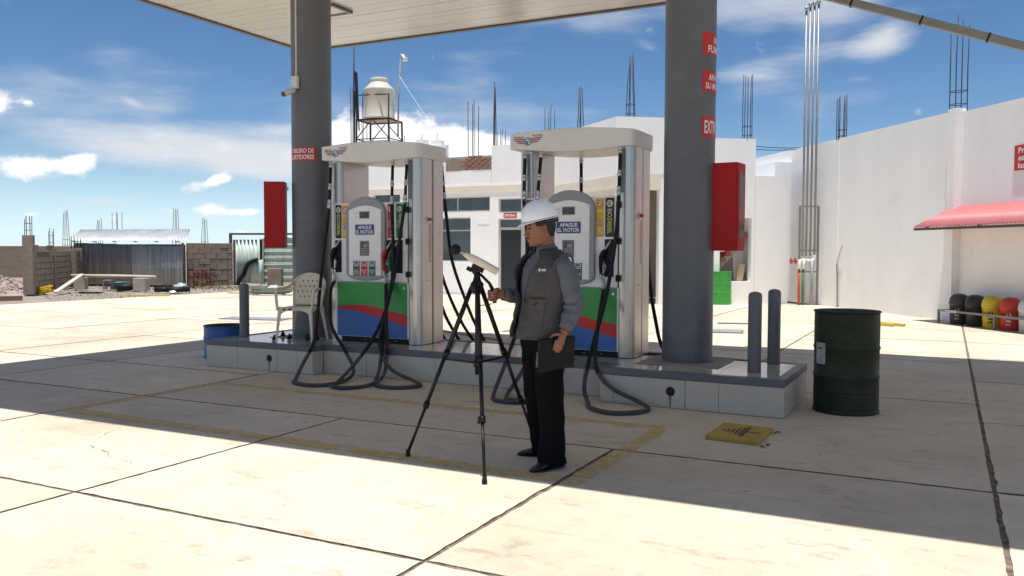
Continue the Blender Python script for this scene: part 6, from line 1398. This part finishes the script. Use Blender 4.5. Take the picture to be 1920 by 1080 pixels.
# sleeves
def sleeve(P, rs, name, cuff):
    sp = smooth_path(P, 8); n = len(sp); k = len(rs)-1; m2 = MB(); rad = []
    for i in range(n):
        t = i/(n-1)*k; a = min(int(t), k-1); rad.append(rs[a]+(rs[a+1]-rs[a])*(t-a))
    # wrinkled tube
    x = None; rings = []
    for i, p in enumerate(sp):
        tg = (sp[min(i+1, n-1)]-sp[max(i-1, 0)]).normalized(); x = (tg.cross(Vector((1, 0, .2))).normalized() if x is None else (x-tg*x.dot(tg)).normalized()); y = tg.cross(x); ring = []
        for j in range(22):
            a = 2*math.pi*j/22; d = x*math.cos(a)+y*math.sin(a); q = p+d*rad[i]; w = noise.noise(Vector((q.x*16, q.y*16, q.z*20+i*.06)))*.010+noise.noise(q*34)*.0045; w += .0055*math.sin(i*1.15+2.2*math.sin(a)+3*noise.noise(q*9))*math.exp(-((i/(n-1)-.62)/.20)**2); ring.append(q+d*w)
        rings.append(ring)
    m2.loft(rings); o = m2.build(name, SHIRT, man); e = sp[-1]; tg = (sp[-1]-sp[-3]).normalized()
    MB().tube([e-tg*.050, e-tg*.046, e+tg*.004, e+tg*.006], [rs[-1]*1.02, rs[-1]*1.10, rs[-1]*1.08, rs[-1]*.9], 18).build('cuff', SHIRT, o)
    b_ = e-tg*.03+Vector((0, .0, 0)); return o
sleeve([(-.030, .165, 1.372), (-.050, .222, 1.310), (-.064, .252, 1.20), (-.078, .272, 1.09), (-.038, .286, 1.00), (-.002, .294, .945)], [.066, .068, .064, .062, .055, .042], 'sleeve', True)
sleeve([(-.005, -.165, 1.372), (-.015, -.222, 1.30), (-.015, -.250, 1.20), (.0, -.255, 1.12), (.10, -.232, 1.132), (.205, -.203, 1.148)], [.066, .066, .062, .060, .054, .042], 'sleeve', True)
for s, c in ((1, (-.036, .196, 1.345)), (-1, (-.01, -.196, 1.345))):       # armhole edges
    ax_ = Vector((-.15, s*.80, -.42)).normalized(); xx = ax_.cross(Vector((1, 0, 0))).normalized(); yy = ax_.cross(xx)
    MB().tube([Vector(c)+xx*.093*math.cos(t)+yy*.080*math.sin(t) for t in [2*math.pi*i/32 for i in range(33)]], .0085, 8, flat=.8).build('armhole_edge', VEST, vest)
# trousers
tm = MB()
def leg(P, ra, rb):
    sp = smooth_path(P, 7); n = len(sp); rings = []
    for i, p in enumerate(sp):
        t = i/(n-1)*(len(ra)-1); a = min(int(t), len(ra)-2); f_ = t-a; A = ra[a]+(ra[a+1]-ra[a])*f_; B = rb[a]+(rb[a+1]-rb[a])*f_; ring = []
        for q in sel(p, A, B, (1, 0, 0), (0, 1, 0), 26, 2.2):
            d = Vector((q.x-p.x, q.y-p.y, 0)); w = noise.noise(Vector((q.x*12, q.y*12, q.z*9)))*.010+noise.noise(Vector((q.x*24, q.y*24, q.z*16)))*.004+(.005*math.sin(q.z*70+q.x*20)*max(0, 1-(q.z-.04)/.18) if q.z < .22 else 0); ring.append(q+d.normalized()*w)
        rings.append(ring)
    tm.loft(rings)
leg([(.006, .082, .93), (.008, .092, .84), (.016, .112, .68), (.030, .146, .48), (.018, .160, .26), (.022, .163, .034)], [.122, .118, .104, .090, .086, .100], [.108, .104, .096, .082, .076, .078])
leg([(.006, -.080, .93), (.006, -.085, .84), (.0, -.098, .68), (-.010, -.120, .48), (-.055, -.145, .26), (-.100, -.158, .036)], [.122, .118, .104, .088, .084, .096], [.108, .104, .096, .080, .074, .076])
tm.loft([sel((.005, 0, z), a, b, X3, Y3, 30, 2.4) for z, a, b in ((.77, .108, .160), (.84, .128, .186), (.90, .132, .188), (.955, .125, .175))])
tm.build('trousers', TROU, man)
# shoes
def shoe(c, yaw):
    d = Vector((math.cos(yaw), math.sin(yaw), 0)); l = Vector((-d.y, d.x, 0)); c = Vector((c[0], c[1], 0)); rings = []; sole = []
    for (x, w, h, z0) in ((-.098, .012, .050, .012), (-.092, .028, .075, .012), (-.06, .036, .095, .012), (-.01, .038, .098, .012), (.04, .040, .080, .012), (.09, .045, .058, .012), (.13, .046, .046, .012), (.165, .040, .036, .012), (.19, .026, .026, .013), (.202, .010, .018, .014)):
        ring = []
        for i in range(20):
            t = 2*math.pi*i/20; ct, st = math.cos(t), math.sin(t); y = w*math.copysign(abs(ct)**.8, ct); z = z0+(h-z0)*(.5+.5*math.copysign(abs(st)**.85, st)); y *= 1-.25*max(0, (z-z0)/(h-z0)-.4); ring.append(c+d*x+l*y+Z3*z)
        rings.append(ring)
    o = MB().loft(rings).build('shoe', SHOE, man)
    out = [(-.102, .008), (-.09, .032), (-.05, .038), (0, .038), (.05, .042), (.10, .048), (.15, .046), (.185, .034), (.207, .012)]
    pl_ = [(x, -w) for x, w in out]+[(x, w) for x, w in out[::-1]]
    MB().prism(pl_, .013, c+Z3*.0008, d, l).build('sole', BLACKP, o, bevel=.002); MB().prism([(-.10, -.030), (-.03, -.036), (-.03, .036), (-.10, .030)], .011, c+Z3*.0008, d, l)
shoe((.012, .160), R(17)); shoe((-.112, -.158), R(-30))
# black folder in his left hand
fo = empty('folder', PO, PRZ, label='black document folder held against the man\'s left thigh', cat='folder')
FB = mat('folder_black', (.009, .008, .007), .5, spec=.2, var=.2, scale=8, dirt=(.03, .025, .02), dscale=6, dirt_amt=.4)
def fpoly(pts, d, y, nm, m_, bev=.003): return MB().prism(pts, d, (0, y, 0), X3, Z3).build(nm, m_, fo, bev)
fpoly([(-.072, .690), (.196, .662), (.188, .872), (-.078, .890)], .006, .2905, 'cover', FB); fpoly([(-.068, .694), (.190, .668), (.183, .866), (-.072, .884)], .008, .2835, 'paper', WHITE, .001); fpoly([(-.072, .690), (.196, .662), (.190, .878), (-.078, .894)], .005, .2745, 'cover', FB)
MB().tube([(.199, .280, .700), (.196, .280, .800)], .008, 8).build('clip', DKGREY, fo)
